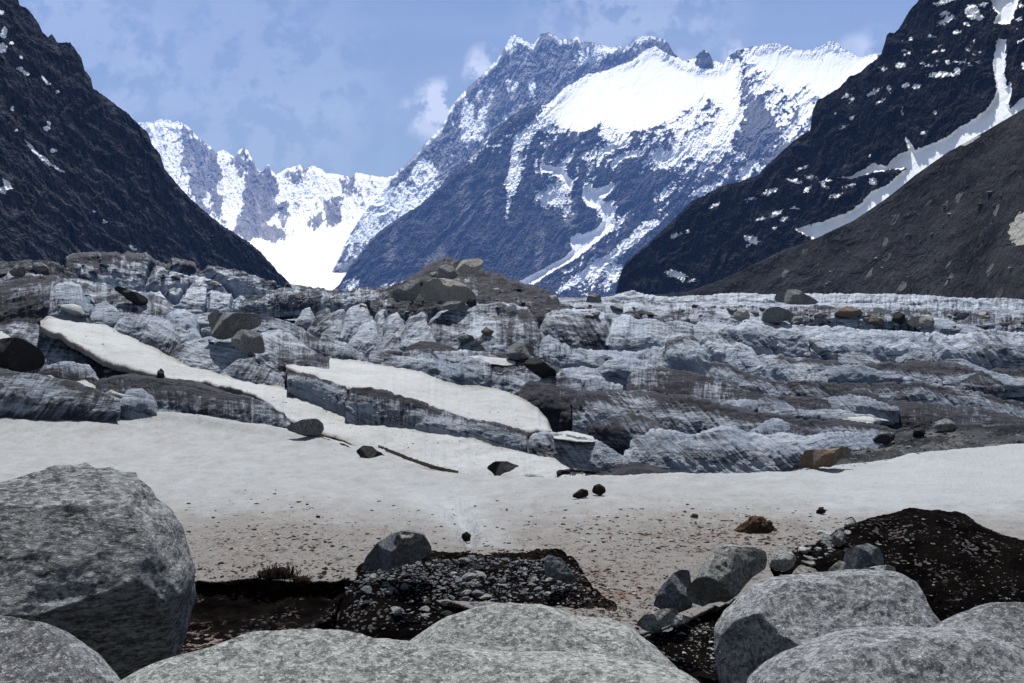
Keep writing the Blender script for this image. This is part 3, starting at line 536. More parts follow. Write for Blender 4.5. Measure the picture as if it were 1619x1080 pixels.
R_([(985,725),(1000,698),(1030,688),(1060,686),(1100,690),(1130,680),(1155,677),(1180,686),(1210,694),(1262,686),(1300,690),(1350,692),(1385,690),(1400,700),(1420,712)], [(985,752),(1060,752),(1180,750),(1270,746),(1340,738),(1420,725)], .35, .30, 1.3, .55, .9, 1.6, shear=1.4, seed=48, ybase=(46, 44), cracks=.2, label='streaked pale ice hump nearest the snow edge on the right')
R_([(880,750),(905,743),(940,746),(1000,738),(1040,737),(1060,745),(1100,748),(1130,750)], [(880,758),(1000,758),(1130,758)], 1.3, 1.1, 1.3, 1.3, 1.0, .3, seed=49, ybase=(41, 41), jag=1.2)
# dark moraine wedge at right in front of the ice
R_([(1240,748),(1290,735),(1350,712),(1400,694),(1450,682),(1500,676),(1560,676),(1619,676),(2120,674)], [(1240,760),(1300,755),(1400,742),(1500,730),(1619,718),(2120,712)], 1.0, 1.0, 1.3, 2.2, .8, .4, seed=50, ybase=(42, 42), mat='debris', jag=1.2, label='dark gravel wedge between the ice and the right snow')
# left waves
R_([(-120,440),(-40,434),(0,432),(40,430),(85,438),(120,446),(160,452),(210,462),(260,480),(290,500),(310,540)], [(-120,505),(0,510),(80,500),(140,500),(200,510),(260,530),(310,560)], .95, .75, 1.3, 1.3, 1.0, .7, seed=60, ybase=(98, 92), jag=1.0)
R_([(75,470),(90,455),(108,449),(130,452),(150,466),(158,490)], [(75,500),(120,500),(158,498)], -.2, -.15, 1.3, .5, .8, 1.0, seed=61, ybase=(84, 84), cracks=.5, blue=.15, jag=.5)
R_([(145,500),(152,482),(168,478),(182,488),(190,505)], [(145,512),(170,516),(190,520)], .3, .15, 1.3, .7, .8, 1.0, seed=62, ybase=(78, 78), jag=.5)
R_([(180,520),(190,500),(205,497),(240,504),(265,512),(280,528),(290,560)], [(180,525),(220,535),(250,552),(290,572)], .65, .40, 1.3, .8, .9, 1.1, shear=-.8, seed=63, ybase=(76, 73), jag=.6)
R_([(262,560),(272,500),(290,494),(300,500),(310,520),(318,555)], [(262,572),(290,574),(318,570)], .15, .0, 1.3, .4, 1.0, 1.2, seed=64, ybase=(82, 82), blue=.15, cracks=.4, jag=.5)
R_([(250,585),(275,556),(300,542),(334,535),(365,540),(395,560),(425,585),(450,602)], [(250,580),(310,600),(370,608),(450,622)], .5, .32, 1.3, .8, .8, .9, shear=-1, seed=65, ybase=(71, 67), jag=.5, label='smooth grey ice hump below the large dark overhanging rock')
R_([(405,560),(415,530),(440,525),(465,536),(490,556),(520,570)], [(405,575),(450,600),(520,612)], .25, .25, 1.3, .7, .9, .9, seed=66, ybase=(70, 68), jag=.6)
R_([(380,520),(420,503),(460,512),(500,535),(545,545),(570,560)], [(380,530),(440,540),(500,562),(570,575)], .6, .35, 1.3, .8, .9, .9, seed=67, ybase=(86, 84), jag=.8)
R_([(455,590),(480,592),(520,604),(545,612),(548,632)], [(455,612),(500,628),(530,642),(548,650)], 1.0, .05, 1.3, .25, .8, 1.1, seed=68, ybase=(60, 58), cracks=.2, jag=.5)
R_([(546,632),(556,614),(580,613),(620,622),(660,636),(690,650),(740,663),(790,674),(830,684),(842,700)], [(546,648),(600,664),(660,678),(720,694),(780,706),(842,716)], 1.05, .12, 1.3, .25, .8, 1.3, seed=69, ybase=(56, 51), cracks=.22, jag=.6, label='thin grey ice step between the two snow strips')
R_([(-120,545),(-40,530),(0,518),(30,510),(60,515),(92,534),(120,552),(150,568),(200,584),(250,598),(290,606)], [(-120,600),(0,590),(80,600),(150,600),(220,602),(290,612)], .8, .62, 1.3, 1.2, .9, .8, shear=-.8, seed=70, ybase=(66, 61), jag=.8)
R_([(60,590),(75,580),(105,574),(140,580),(150,592),(160,606)], [(60,600),(100,606),(160,616)], .3, .7, 1.3, .6, .9, .9, seed=71, ybase=(57, 56), jag=.5)
R_([(146,625),(160,603),(200,596),(253,602),(300,606),(352,616),(390,628),(422,640),(445,656),(458,672)], [(146,636),(220,650),(300,655),(380,668),(458,680)], 1.1, .62, 1.3, .6, .9, .9, seed=72, ybase=(51, 48), jag=.5, label='long rounded dark ice rib above the near snow on the left')
R_([(190,640),(200,616),(225,614),(240,628),(248,648)], [(190,650),(220,654),(248,658)], .25, .1, 1.3, .5, .9, .9, seed=73, ybase=(48, 48), jag=.4)
R_([(-120,580),(-40,583),(0,585),(70,598),(123,610),(160,622),(190,633)], [(-120,632),(0,640),(80,645),(190,650)], .95, .60, 1.3, .8, .8, .8, shear=-1, seed=74, ybase=(49, 47), jag=.4, label='dark smooth ice hump at the left edge of the near snow')
# smaller broken humps between the long waves
r_ = np.random.RandomState(12)
snow_zone = [[(50,495),(130,500),(250,545),(450,600),(460,560),(700,590),(890,670),(940,760),(0,760),(440,690),(250,640),(140,560),(60,530)], [(-200,640),(200,640),(460,690),(900,760),(-200,760)]]
k_ = 0
while k_ < 64:
    u = r_.uniform(-20, 1600); v = r_.uniform(488, 690) if u > 860 else r_.uniform(480, 610)
    wd = r_.uniform(45, 150) * (.6 + (v - 480) / 300); hh_ = r_.uniform(9, 26) * (.6 + (v - 480) / 260); tilt = r_.uniform(-.05, .28) if u < 900 else r_.uniform(-.04, .16)
    pts = [(u + wd * f, v + hh_ * .5 + tilt * wd * f) for f in (0, .25, .5, .75, 1)]
    if any(poly_sd(np.array([a]), np.array([b]), Z_)[0] > -14 for a, b in pts for Z_ in snow_zone) or (u + wd > 1380 and v > 650): k_ += .2; continue
    pk = r_.uniform(.2, .7); cr = [(u + wd * f, v + tilt * wd * f - hh_ * (1 - abs(f - pk) / max(pk, 1 - pk)) ** .7 + hh_ * .6) for f in (0, .12, .3, .5, .7, .88, 1)]
    bs = [(u + wd * f, v + tilt * wd * f + hh_ * (.75 + .1 * r_.rand())) for f in (0, .5, 1)]
    dk = r_.choice([.05, .25, .55, .9]); R_(cr, bs, dk + .2, dk * .6, 1.5, r_.uniform(.3, .9), 1.0, 1.4, shear=r_.uniform(-1.2, 1.6), seed=200 + int(k_ * 5), jag=.6, Yk=r_.uniform(.90, .96), blue=r_.choice([0, 0, .15])); k_ += 1
# snow strips lying on the ice
def strip(name, top, bot, mat, label, lip=10, lift=.25, Yk=.90, rows=44, seed=0, dirt=.15, ys=None, px=2.0):
    u0, u1 = top[0][0], top[-1][0]
    nc = int((u1 - u0) / px) + 1; s = np.linspace(0, 1, nc); U, vt = curve(top, s); _, vb = curve(bot, s)
    en = np.minimum(sstep(0, .05, s), sstep(1, .95, s)); vt = vt + en * (4 * fbm(U / 24, seed, 0, 5, .65)); vb = vb + en * (6 * fbm(U / 22, seed + 5, 0, 5, .65))
    if ys: Yb_, Yt_ = np.interp(s, [0, 1], ys[0]), np.interp(s, [0, 1], ys[1])
    else: Yb_, Yt_ = Yg(vb) * Yk, Yg(vt) * Yk
    m = (vb - vt) / F * Yb_
    R = [W(U, vb + lip, Yb_ + .1), W(U, vb, Yb_), W(U, vb - (vb - vt) * .25, Yb_ + (Yt_ - Yb_) * .16), W(U, vb - (vb - vt) * .65, Yb_ + (Yt_ - Yb_) * .55), W(U, vt, Yt_), W(U, vt + 6, Yt_ + 3)]
    P, par = cat_rows(R, [4, 14, rows // 2, rows // 2, 5])
    X, Y, Z = P[..., 0], P[..., 1], P[..., 2]
    ed = np.minimum(sstep(1., 1.5, par), sstep(4.05, 3.5, par))[:, None] * np.minimum(sstep(0, .03, s), sstep(1, .97, s))
    P[..., 2] += .40 * fbm(X / 5, Y / 5, seed, 5) + .10 * fbm(X / 1.1, Y / 1.1, seed, 4, .6)
    me = mesh_from(P, gridq(*P.shape[:2]), {'dirt': np.clip(dirt + .9 * (1 - ed) + .9 * fbm(X / 7, Y / 12, seed + 3, 5, .65), 0, 1.3), 'brown': np.clip(.5 * (1 - ed), 0, 1)})
    o = link(name, me, M[mat]); tag(o, label, None, None, 'structure'); return o
strip('snow_strip', [(64,508),(75,500),(90,502),(130,510),(165,515),(200,530),(250,556),(300,580),(350,592),(400,606),(440,612),(470,618),(500,628),(545,650),(600,662),(660,678),(720,692),(780,704),(830,714),(870,728),(900,744),(925,750)],
      [(64,514),(80,524),(95,528),(120,545),(150,562),(180,573),(230,586),(275,601),(330,606),(370,615),(420,634),(455,664),(500,684),(560,706),(610,728),(660,742),(720,752),(800,756),(870,756),(925,756)], 'snow2', 'long white snow strip slanting down from the upper left ice', seed=1, ys=((66, 40), (80, 43)), dirt=.1)
strip('snow_strip', [(452,574),(462,565),(490,562),(540,568),(580,573),(620,580),(660,588),(700,603),(740,609),(780,613),(820,628),(850,646),(866,662),(873,680)],
      [(452,580),(470,588),(500,600),(560,617),(600,622),(660,638),(720,660),(780,672),(830,683),(850,684),(865,684),(873,684)], 'snow2', 'upper white snow tongue with a rounded right end', seed=2, ys=((63, 54), (84, 60)), dirt=.1)

from mathutils.bvhtree import BVHTree
from mathutils import Vector
TREES = []
def grow_trees():
    bpy.context.view_layer.update(); dg = bpy.context.evaluated_depsgraph_get(); TREES.clear()
    for o in bpy.data.objects:
        if o.type == 'MESH' and not o.get('category'):
            t_ = BVHTree.FromObject(o, dg); v0 = o.data.vertices; TREES.append(t_)
def cast(u, v):
    d = W(u, v, 1.0); d = Vector((d / np.linalg.norm(d)).tolist()); best = None; bd = 3000.
    for t_ in TREES:
        loc, nrm, idx, dist = t_.ray_cast(Vector((0, 0, 0)), d, bd)
        if loc is not None and dist < bd: bd = dist; best = loc
    return (best.y, tuple(best)) if best is not None else (None, None)
grow_trees()
def drape(name, top, bot, label, seed=0, dirt=.1, mat='snow2', thick=1.0, cat=None):
    u0, u1 = top[0][0], top[-1][0]; nc = max(12, int((u1 - u0) / 2)); nr = 14; s = np.linspace(0, 1, nc); U, vt = curve(top, s); _, vb = curve(bot, s)
    t = np.linspace(0, 1, nr)[:, None]; V = vb + (vt - vb) * t + 0.8 * fbm(U / 6, seed, 0, 3); Uu = np.repeat(U[None], nr, 0); Y = np.zeros_like(V)
    for i in range(nr):
        for j in range(nc):
            y, _ = cast(Uu[i, j], V[i, j]); Y[i, j] = y if y else np.nan
    Y = np.where(np.isnan(Y), np.nanmedian(Y), Y); md = np.median(Y, 0)[None]; md = np.median(Y) * .5 + md * .5; Y = np.clip(Y, md * .965, md * 1.035)
    for _ in range(6):
        Yp = np.pad(Y, 1, mode='edge'); Y = (Yp[1:-1, 1:-1] * 2 + Yp[:-2, 1:-1] + Yp[2:, 1:-1] + Yp[1:-1, :-2] + Yp[1:-1, 2:]) / 6
    th = np.sin(np.pi * np.clip(t, 0, 1)) ** .5 * np.sin(np.pi * s) ** .5
    P = W(Uu, V, Y); out = P.copy(); out[..., 1] -= (.6 * th + .25) * thick; inn = P.copy(); inn[..., 1] += 1.2 * thick
    A = np.concatenate([inn[:1], out, inn[-1:]])
    o = link(name, mesh_from(A, gridq(*A.shape[:2]), {'dirt': np.full(A.shape[:2], dirt), 'brown': np.zeros(A.shape[:2])}), M[mat]); tag(o, label, cat, None, None if cat else 'structure')
strip('snow_patch', [(20,594),(50,590),(80,592),(112,608)], [(20,600),(60,612),(90,622),(112,620)], 'snow2', 'small snow patch left of the dark ice block', seed=3, lip=3, ys=((50.5, 50), (58, 56)))
strip('snow_patch', [(110,606),(135,603),(150,611),(159,619)], [(110,616),(130,626),(150,632),(159,627)], 'snow2', 'tiny snow patch in the dark ice saddle', seed=4, lip=3, ys=((49.8, 49.5), (54, 53)))
strip('snow_patch', [(158,624),(175,616),(200,625),(222,640),(242,650)], [(158,634),(185,650),(215,658),(242,658)], 'snow2', 'short snow wedge under the rounded dark rib', seed=5, lip=3, ys=((49.8, 48.8), (51.4, 49.6)))
drape('snow_patch', [(98,482),(115,480),(128,484),(135,496)], [(98,486),(112,496),(125,502),(135,500)], 'small snow patch under the pale ice towers', seed=6)
drape('snow_patch', [(-60,520),(0,524),(20,536),(45,545)], [(-60,560),(0,556),(20,552),(45,549)], 'snow cap behind the dark rock at the left edge', seed=7, dirt=.3)
drape('snow_patch', [(730,565),(760,563),(800,567),(815,572)], [(730,568),(770,575),(800,579),(815,577)], 'narrow snow sliver beneath the grey slab', seed=8)
drape('snow_patch', [(1338,660),(1370,658),(1400,663),(1412,668)], [(1338,664),(1370,669),(1400,671),(1412,670)], 'faint short snow sliver near the rubble on the right', seed=10)
drape('snow_patch', [(875,690),(900,686),(920,690),(940,695)], [(875,692),(905,697),(925,698),(940,697)], 'small snow ledge on the front ice step', seed=11)
# near snowfield
near = [(-520,1000),(0,965),(285,912),(330,913),(400,914),(480,914),(560,914),(620,930),(700,955),(780,968),(860,978),(920,992),(970,1006),(1010,1008),(1060,985),(1110,965),(1200,930),(1290,900),(1400,930),(1600,960),(2120,980)]
far_ = [(-520,610),(0,632),(60,634),(110,640),(190,642),(230,650),(300,654),(370,666),(430,672),(470,682),(510,692),(555,704),(600,716),(640,732),(680,744),(740,751),(800,754),(880,753),(950,752),(1050,750),(1150,748),(1250,744),(1330,736),(1400,727),(1450,718),(1500,712),(1560,706),(1619,700),(2120,690)]
def ynear(v): return np.interp(v, [640, 680, 720, 750, 760, 780, 800, 850, 900, 950, 1000, 1080], [50, 46, 40, 33.5, 30.5, 26, 22.0, 15, 11.4, 9.3, 7.7, 6])
def sf_post(P, U, V):
    # melt gully with an open blue-grey notch, and a shallow runnel at left
    gx = np.interp(V, [740, 770, 800, 830, 870], [655, 690, 722, 738, 748]); w_ = np.interp(V, [740, 800, 850], [30, 20, 12])
    P[..., 2] -= .20 * np.exp(-((U - gx) / w_) ** 2) * sstep(735, 790, V) * sstep(868, 845, V)
    X, Y = P[..., 0], P[..., 1]
    P[..., 2] += .055 * fbm(X / .6, Y / .9, 3, 5, .62) + .030 * fbm(X / .16, Y / .2, 8, 3, .6)
    return P
def sf_dirt(U, V, P):
    d = .18 + .75 * sstep(765, 900, V + 25 * fbm(U / 90, V / 30, 4, 3)) 
    d = d - .35 * sstep(1100, 1450, U) * sstep(840, 780, V) - .55 * np.exp(-((U - 690 - (V - 780)) / 45) ** 2) * sstep(760, 790, V) * sstep(880, 850, V)
    d = d + .35 * np.exp(-((U - 410) / 130) ** 2 - ((V - 850) / 30) ** 2) + .3 * np.exp(-((U - 1120) / 160) ** 2 - ((V - 840) / 30) ** 2)
    return np.clip(d + .08 + .35 * fbm(U / 40, V / 12, 6, 5, .6), 0, 1.25)
def sf_brown(U, V, P):
    return np.clip(1.0 * np.exp(-((U - 1180) / 130) ** 2 - ((V - 838) / 22) ** 2) + .7 * np.exp(-((U - 960) / 90) ** 2 - ((V - 960) / 40) ** 2) + .25 * sstep(800, 860, V), 0, 1)
def mixcurve(t):
    us = np.linspace(-520, 2120, 661); a = np.interp(us, *zip(*near)); b = np.interp(us, *zip(*far_))
    a = a + 5 * fbm(us / 30, 2.2, 0, 4, .6) * (us > 285) * (us < 620); v = a + (b - a) * t; return [(u_, v_, float(ynear(v_))) for u_, v_ in zip(us, v)]
lip = [(u_, v_ + 7, y_ + .05) for u_, v_, y_ in mixcurve(0)]
drop = [(u_, v_ + 22, y_ + 3) for u_, v_, y_ in mixcurve(1)]
sheet('snowfield', [lip] + [mixcurve(t) for t in (0, .08, .2, .35, .5, .65, .8, .92, 1)] + [drop], [8, 50, 70, 70, 60, 50, 40, 24, 14, 6], 'snow', .16, 3.2, 1.7,
      {'dirt': sf_dirt, 'brown': sf_brown}, 7, label='dirty white snowfield sloping between the boulders and the ice', smoothrows=True, post=sf_post)
# ------------------------------------------------------------------ dark ground in the foreground
lipc = [(u_, v_ + 2, y_ + .22) for u_, v_, y_ in mixcurve(0)]
us = np.linspace(-520, 2120, 133); nv = np.interp(us, *zip(*near)); ny = ynear(nv)
c2 = [(u, float(v) + 30, float(y) - .15) for u, v, y in zip(us, nv, ny)]
c3 = [(u, max(float(v) + 85, 1010.), float(y) * .86) for u, v, y in zip(us, nv, ny)]
def soil_post(P, U, V):
    X, Y = P[..., 0], P[..., 1]; P[..., 2] += .05 * fbm(X / .4, Y / .4, 33, 5, .65); return P
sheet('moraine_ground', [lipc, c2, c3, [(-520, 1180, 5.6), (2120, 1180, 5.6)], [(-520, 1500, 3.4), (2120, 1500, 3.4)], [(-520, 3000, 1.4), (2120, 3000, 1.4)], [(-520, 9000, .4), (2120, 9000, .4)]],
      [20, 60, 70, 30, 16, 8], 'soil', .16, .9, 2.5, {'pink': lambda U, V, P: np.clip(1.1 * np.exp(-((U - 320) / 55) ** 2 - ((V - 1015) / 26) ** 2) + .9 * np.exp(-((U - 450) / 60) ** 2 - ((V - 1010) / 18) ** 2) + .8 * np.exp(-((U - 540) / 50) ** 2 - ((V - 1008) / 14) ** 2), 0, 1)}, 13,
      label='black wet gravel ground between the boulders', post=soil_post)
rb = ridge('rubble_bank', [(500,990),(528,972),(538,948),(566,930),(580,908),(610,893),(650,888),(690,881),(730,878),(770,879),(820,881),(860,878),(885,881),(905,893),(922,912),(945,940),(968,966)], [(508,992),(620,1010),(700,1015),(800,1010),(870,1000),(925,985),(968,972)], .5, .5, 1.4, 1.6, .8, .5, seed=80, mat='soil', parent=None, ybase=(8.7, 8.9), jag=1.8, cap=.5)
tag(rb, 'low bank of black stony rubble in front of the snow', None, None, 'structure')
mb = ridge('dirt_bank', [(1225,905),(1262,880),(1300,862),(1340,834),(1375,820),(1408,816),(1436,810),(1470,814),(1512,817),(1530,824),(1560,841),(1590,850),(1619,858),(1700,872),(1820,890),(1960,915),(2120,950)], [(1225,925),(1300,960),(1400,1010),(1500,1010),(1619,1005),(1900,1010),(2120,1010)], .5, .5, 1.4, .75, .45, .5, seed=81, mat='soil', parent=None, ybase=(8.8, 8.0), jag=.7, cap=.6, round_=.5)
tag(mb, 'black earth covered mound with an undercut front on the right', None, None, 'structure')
grow_trees()
# ------------------------------------------------------------------ boulders
def outline_r(P_, n):
    P_ = np.asarray(P_, float); x, y = P_[:, 0], P_[:, 1]; x1, y1 = np.roll(x, -1), np.roll(y, -1)
    A = x * y1 - x1 * y; cx = ((x + x1) * A).sum() / (3 * A.sum()); cy = ((y + y1) * A).sum() / (3 * A.sum())
    th = np.linspace(0, 2 * np.pi, n, endpoint=False); r = np.zeros(n)
    for i in range(len(P_)):
        ax, ay = P_[i - 1] - (cx, cy); bx, by = P_[i] - (cx, cy); ex, ey = bx - ax, by - ay
        den = np.cos(th) * ey - np.sin(th) * ex; den = np.where(abs(den) < 1e-9, 1e-9, den)
        t = (ax * ey - ay * ex) / den; k = (ax * np.sin(th) - ay * np.cos(th)) / den
        ok = (t > 0) & (k >= -1e-6) & (k <= 1 + 1e-6); r = np.where(ok, np.maximum(r, t), r)
    r = np.where(r <= 0, np.median(r), r)
    return cx, cy, th, r
def shell_mesh(X, mat):
    """X (m,n,3) rows from front pole to back pole, wrapped"""
    m, n = X.shape[:2]; V = np.concatenate([X.reshape(-1, 3), X[:1].mean(1), X[-1:].mean(1)])
    j = np.arange(n); f = m * n; b = m * n + 1
    t1 = np.stack([np.full(n, f), (j + 1) % n, j], -1); t2 = np.stack([np.full(n, b), (m - 1) * n + j, (m - 1) * n + (j + 1) % n], -1)
    return V, gridq(m, n, True), np.concatenate([t1, t2])
def boulder(name, label, outline, mat, Y=None, depth=.8, planes=(), auto=0, e=.8, rough=.05, freq=1.6, n=96, m=48, seed=0, cat='boulder', group=None, base=None, small=.35, back=None):
    cx, cy, th, r = outline_r(outline, n)
    kw = np.array([.25, .5, .25]); r = np.convolve(np.r_[r[-1], r, r[0]], kw, 'valid')
    if Y is None:
        oy = max(p[1] for p in outline); ux = np.mean([p[0] for p in outline if p[1] > oy - 6])
        Y, _ = cast(ux, min(oy + 1.0, 1079)); Y = (Y or 50)
        Y = Y + .25 * r.mean() / F * Y
    Rm = r.mean() / F * Y
    ph = np.linspace(.03, np.pi - .03, m)[:, None]
    S = np.sin(ph) ** e; Cc = np.sign(np.cos(ph)) * np.abs(np.cos(ph)) ** e
    P = W(cx + r[None] * S * np.cos(th)[None], cy + r[None] * S * np.sin(th)[None], Y)
    dm = depth * Rm; off = np.where(Cc > 0, Cc * dm, Cc * (back or depth) * Rm)
    O = W(cx, cy, Y); off = np.broadcast_to(off, P.shape[:2]).copy()
    lx = (P[..., 0] - O[0]) / Rm; lz = (P[..., 2] - O[2]) / Rm; ly = off / Rm
    for nx, ny_, nz, d in planes:
        lim = (d + (.05 if n > 150 else .10) * fbm(lx * 2.2 + seed, lz * 2.2, nx * 3, 4, .6) - nx * lx - nz * lz) / ny_
        ly = np.minimum(ly, np.maximum(lim, -depth * .8))
    rr_ = np.random.RandomState(seed + 500)
    for _ in range(auto):
        q = np.array([rr_.normal() * .7, rr_.uniform(.45, 1.), rr_.normal() * .6 + .1]); q /= np.linalg.norm(q)
        ly = np.minimum(ly, np.maximum((rr_.uniform(.45, .68) - q[0] * lx - q[2] * lz) / q[1], -depth * .8))
    dirn = np.stack([lx, -ly, lz], -1); dirn = dirn / (np.linalg.norm(dirn, axis=-1)[..., None] + 1e-6)
    q = freq; d = rough * (1.6 * fbm(lx * q, ly * q, lz * q + seed * 3.1, 3, .5) + small * fbm(lx * q * 4, ly * q * 4, lz * q * 4 + seed, 5, .6, True)) * Rm
    P = np.stack([P[..., 0], Y - ly * Rm, P[..., 2]], -1) + dirn * d[..., None]
    org = np.array([O[0], Y, P[..., 2].min()])
    V, q_, t_ = shell_mesh(P - org, mat)
    me = mesh_from(V, q_, None, True, t_)
    o = link(name, me, M[mat], None, tuple(org)); tag(o, label, cat, group); return o
c40, s40 = math.cos(math.radians(42)), math.sin(math.radians(42))
B = boulder
B('boulder', 'huge grey boulder at the left edge with a rough sunlit top and black undercut face',
  [(-120,800),(-60,785),(0,768),(40,755),(90,750),(150,752),(190,758),(210,776),(222,800),(245,822),(262,848),(275,885),(285,902),(294,925),(291,960),(284,1000),(268,1050),(230,1090),(150,1120),(0,1120),(-100,1100),(-150,980),(-150,880)], 'gneiss', 4.3, 1.1,
  [(0, .74, .67, .60), (0, .28, .96, .74), (0.05, .84, -.54, .60), (-.40, .78, -.48, .68), (.35, .80, -.48, .66)], 0, .85, .05, 1.7, 340, 220, seed=1, small=.30)
B('boulder', 'pale rounded boulder cut off by the bottom left corner', [(-120,1000),(-60,985),(0,990),(40,997),(85,1010),(110,1026),(140,1048),(172,1078),(200,1115),(150,1200),(0,1240),(-120,1220)], 'gran_d', 2.6, .9, [(0, .5, .86, .62)], 0, .9, .040, 1.5, 220, 120, seed=2)
B('boulder', 'long low pale granite boulder along the bottom edge', [(150,1105),(190,1080),(230,1062),(300,1038),(380,1023),(450,1019),(520,1021),(620,1030),(700,1040),(800,1050),(900,1054),(1000,1056),(1060,1062),(1100,1080),(1140,1120),(1000,1230),(600,1260),(250,1220)], 'gran', 2.5, .8, [(0, .35, .93, .42)], 0, .9, .040, 1.6, 300, 120, seed=3)
B('boulder', 'pale domed granite boulder rising in the bottom centre', [(618,1050),(640,1025),(660,1010),(700,985),(750,968),(800,963),(850,965),(890,975),(920,988),(960,991),(990,999),(1020,1016),(1050,1037),(1078,1062),(1080,1120),(850,1180),(660,1140)], 'gran', 3.1, .9, [(0, .45, .89, .60)], 0, .9, .040, 1.7, 300, 140, seed=4)
B('boulder', 'large light grey boulder at lower right with dark blotches and sloping right edge', [(1132,1040),(1135,1000),(1150,975),(1168,960),(1200,935),(1240,920),(1300,914),(1380,911),(1430,911),(1446,920),(1465,953),(1490,992),(1505,1040),(1440,1110),(1250,1150),(1150,1110)], 'gran_d', 3.5, .85, [(0, .62, .78, .62), (-.6, .78, .1, .85)], 0, .85, .040, 1.8, 300, 160, seed=5)
B('boulder', 'mottled grey boulder cut off at the bottom right in front of the larger one', [(1175,1100),(1205,1072),(1240,1052),(1290,1030),(1350,1012),(1440,1004),(1500,1003),(1560,1008),(1619,1030),(1700,1070),(1720,1160),(1450,1240),(1220,1190)], 'gran_d', 2.6, .9, [(0, .6, .8, .62)], 0, .88, .040, 1.9, 300, 140, seed=6)
B('boulder', 'grey boulder touching the right edge beside the dark mound', [(1484,996),(1500,987),(1520,978),(1560,962),(1590,956),(1640,958),(1700,975),(1730,1060),(1620,1110),(1510,1060)], 'gran_d', 3.2, .8, [(0, .5, .86, .62)], 0, .88, .040, 1.8, 200, 110, seed=7)
B('boulder', 'tan grey angular boulder with a dark hollow beneath its right side', [(1091,944),(1097,919),(1108,902),(1120,889),(1130,878),(1136,866),(1158,863),(1186,866),(1213,877),(1217,892),(1213,906),(1190,912),(1174,927),(1147,952),(1118,968),(1097,962)], 'gran_m', 7.3, .8, [(-.25, .66, .70, .62), (.5, .8, -.35, .62)], 4, .75, .05, 1.7, 140, 80, seed=8)
B('boulder', 'blue grey slab leaning left of the tan angular boulder', [(1034,962),(1040,942),(1050,925),(1063,911),(1080,904),(1092,906),(1096,935),(1094,960),(1066,970)], 'bluegrey', 7.6, .5, [(-.4, .85, .35, .42)], 4, .7, .04, 1.6, 90, 50, seed=9)
B('boulder', 'small flat grey stone below the leaning blue grey slab', [(1006,990),(1020,974),(1045,965),(1068,964),(1076,972),(1066,984),(1045,992),(1020,998)], 'gran_m', 7.0, .6, [(0, .6, .8, .5)], 4, .75, .05, 1.7, 70, 40, seed=10)
B('boulder', 'small white angular stone next to the flat grey stone', [(1058,986),(1064,976),(1076,972),(1094,978),(1090,984),(1074,986),(1062,990)], 'gran', 6.8, .6, [(0, .6, .8, .5)], 4, .65, .06, 1.8, 60, 36, seed=11)
B('boulder', 'whitish stone squeezed behind the right shoulder of the tan angular boulder', [(1216,892),(1220,876),(1234,868),(1250,870),(1259,884),(1256,896),(1240,902),(1224,902)], 'gran', 7.8, .7, [(0, .6, .8, .55)], 4, .7, .06, 1.8, 70, 40, seed=12)
B('boulder', 'round grey stone with a lit top sitting in front of the dark mound', [(1339,892),(1344,874),(1356,864),(1376,861),(1392,868),(1399,882),(1396,896),(1380,908),(1355,910)], 'bluegrey', 6.6, .9, [(.1, .5, .86, .66)], 4, .85, .03, 1.6, 90, 50, seed=13)
B('boulder', 'pointed grey stone left of the round stone', [(1306,908),(1318,895),(1330,887),(1340,892),(1350,908),(1335,914),(1312,914)], 'gran_m', 6.3, .7, [(0, .7, .7, .5)], 4, .7, .05, 1.8, 70, 40, seed=14)
B('boulder', 'flat pale stone on the top edge of the large light grey boulder', [(1348,912),(1362,902),(1385,896),(1408,895),(1420,900),(1418,912),(1395,918),(1360,918)], 'gran', 6.0, .6, [(0, .6, .8, .5)], 4, .75, .04, 1.6, 70, 40, seed=15)
B('boulder', 'brownish stone wedged above the left shoulder of the large light grey boulder', [(1252,912),(1258,900),(1275,896),(1292,902),(1296,912),(1280,918),(1262,918)], 'tan', 6.4, .7, [(0, .6, .8, .55)], 4, .7, .05, 1.8, 60, 36, seed=16)
B('boulder', 'small upright white stone at the foot of the black mound', [(1292,866),(1296,852),(1306,844),(1315,850),(1314,864),(1302,870)], 'gran', 9.6, .7, [(0, .7, .7, .5)], 4, .7, .06, 1.8, 50, 30, seed=17)
B('boulder', 'small grey stone right of the upright white stone', [(1314,862),(1318,846),(1330,838),(1338,846),(1334,860),(1322,866)], 'gran_m', 9.4, .7, [(0, .7, .7, .5)], 4, .7, .06, 1.8, 50, 30, seed=18)
B('boulder', 'pale rounded stone just left of the top of the black mound', [(1332,840),(1338,822),(1350,818),(1358,830),(1352,842)], 'gran', 10.5, .7, [(0, .7, .7, .5)], 4, .8, .05, 1.8, 50, 30, seed=19)
B('boulder', 'leaning blue grey rock with a tan top and black underside on the snow edge', [(567,908),(574,888),(592,866),(618,846),(636,840),(655,841),(670,844),(676,856),(682,868),(681,880),(655,889),(620,898),(584,907)], 'bluegrey', 9.5, .75, [(-.55, .60, .58, .45), (.42, .90, -.25, .38)], 4, .72, .04, 1.6, 160, 90, seed=20)
B('stone', 'tan cap stone face on top of the leaning blue grey rock', [(622,862),(626,847),(640,841),(666,845),(670,852),(650,862),(630,868)], 'tan', 9.2, .3, [(0, .55, .83, .35)], 4, .7, .04, 1.8, 60, 36, seed=21)
B('boulder', 'blue grey slab lying across the right end of the black rubble bank', [(862,908),(860,884),(868,878),(888,884),(900,900),(912,918),(906,928),(888,920)], 'bluegrey', 9.3, .5, [(.35, .75, .55, .35)], 4, .65, .04, 1.6, 80, 44, seed=22)
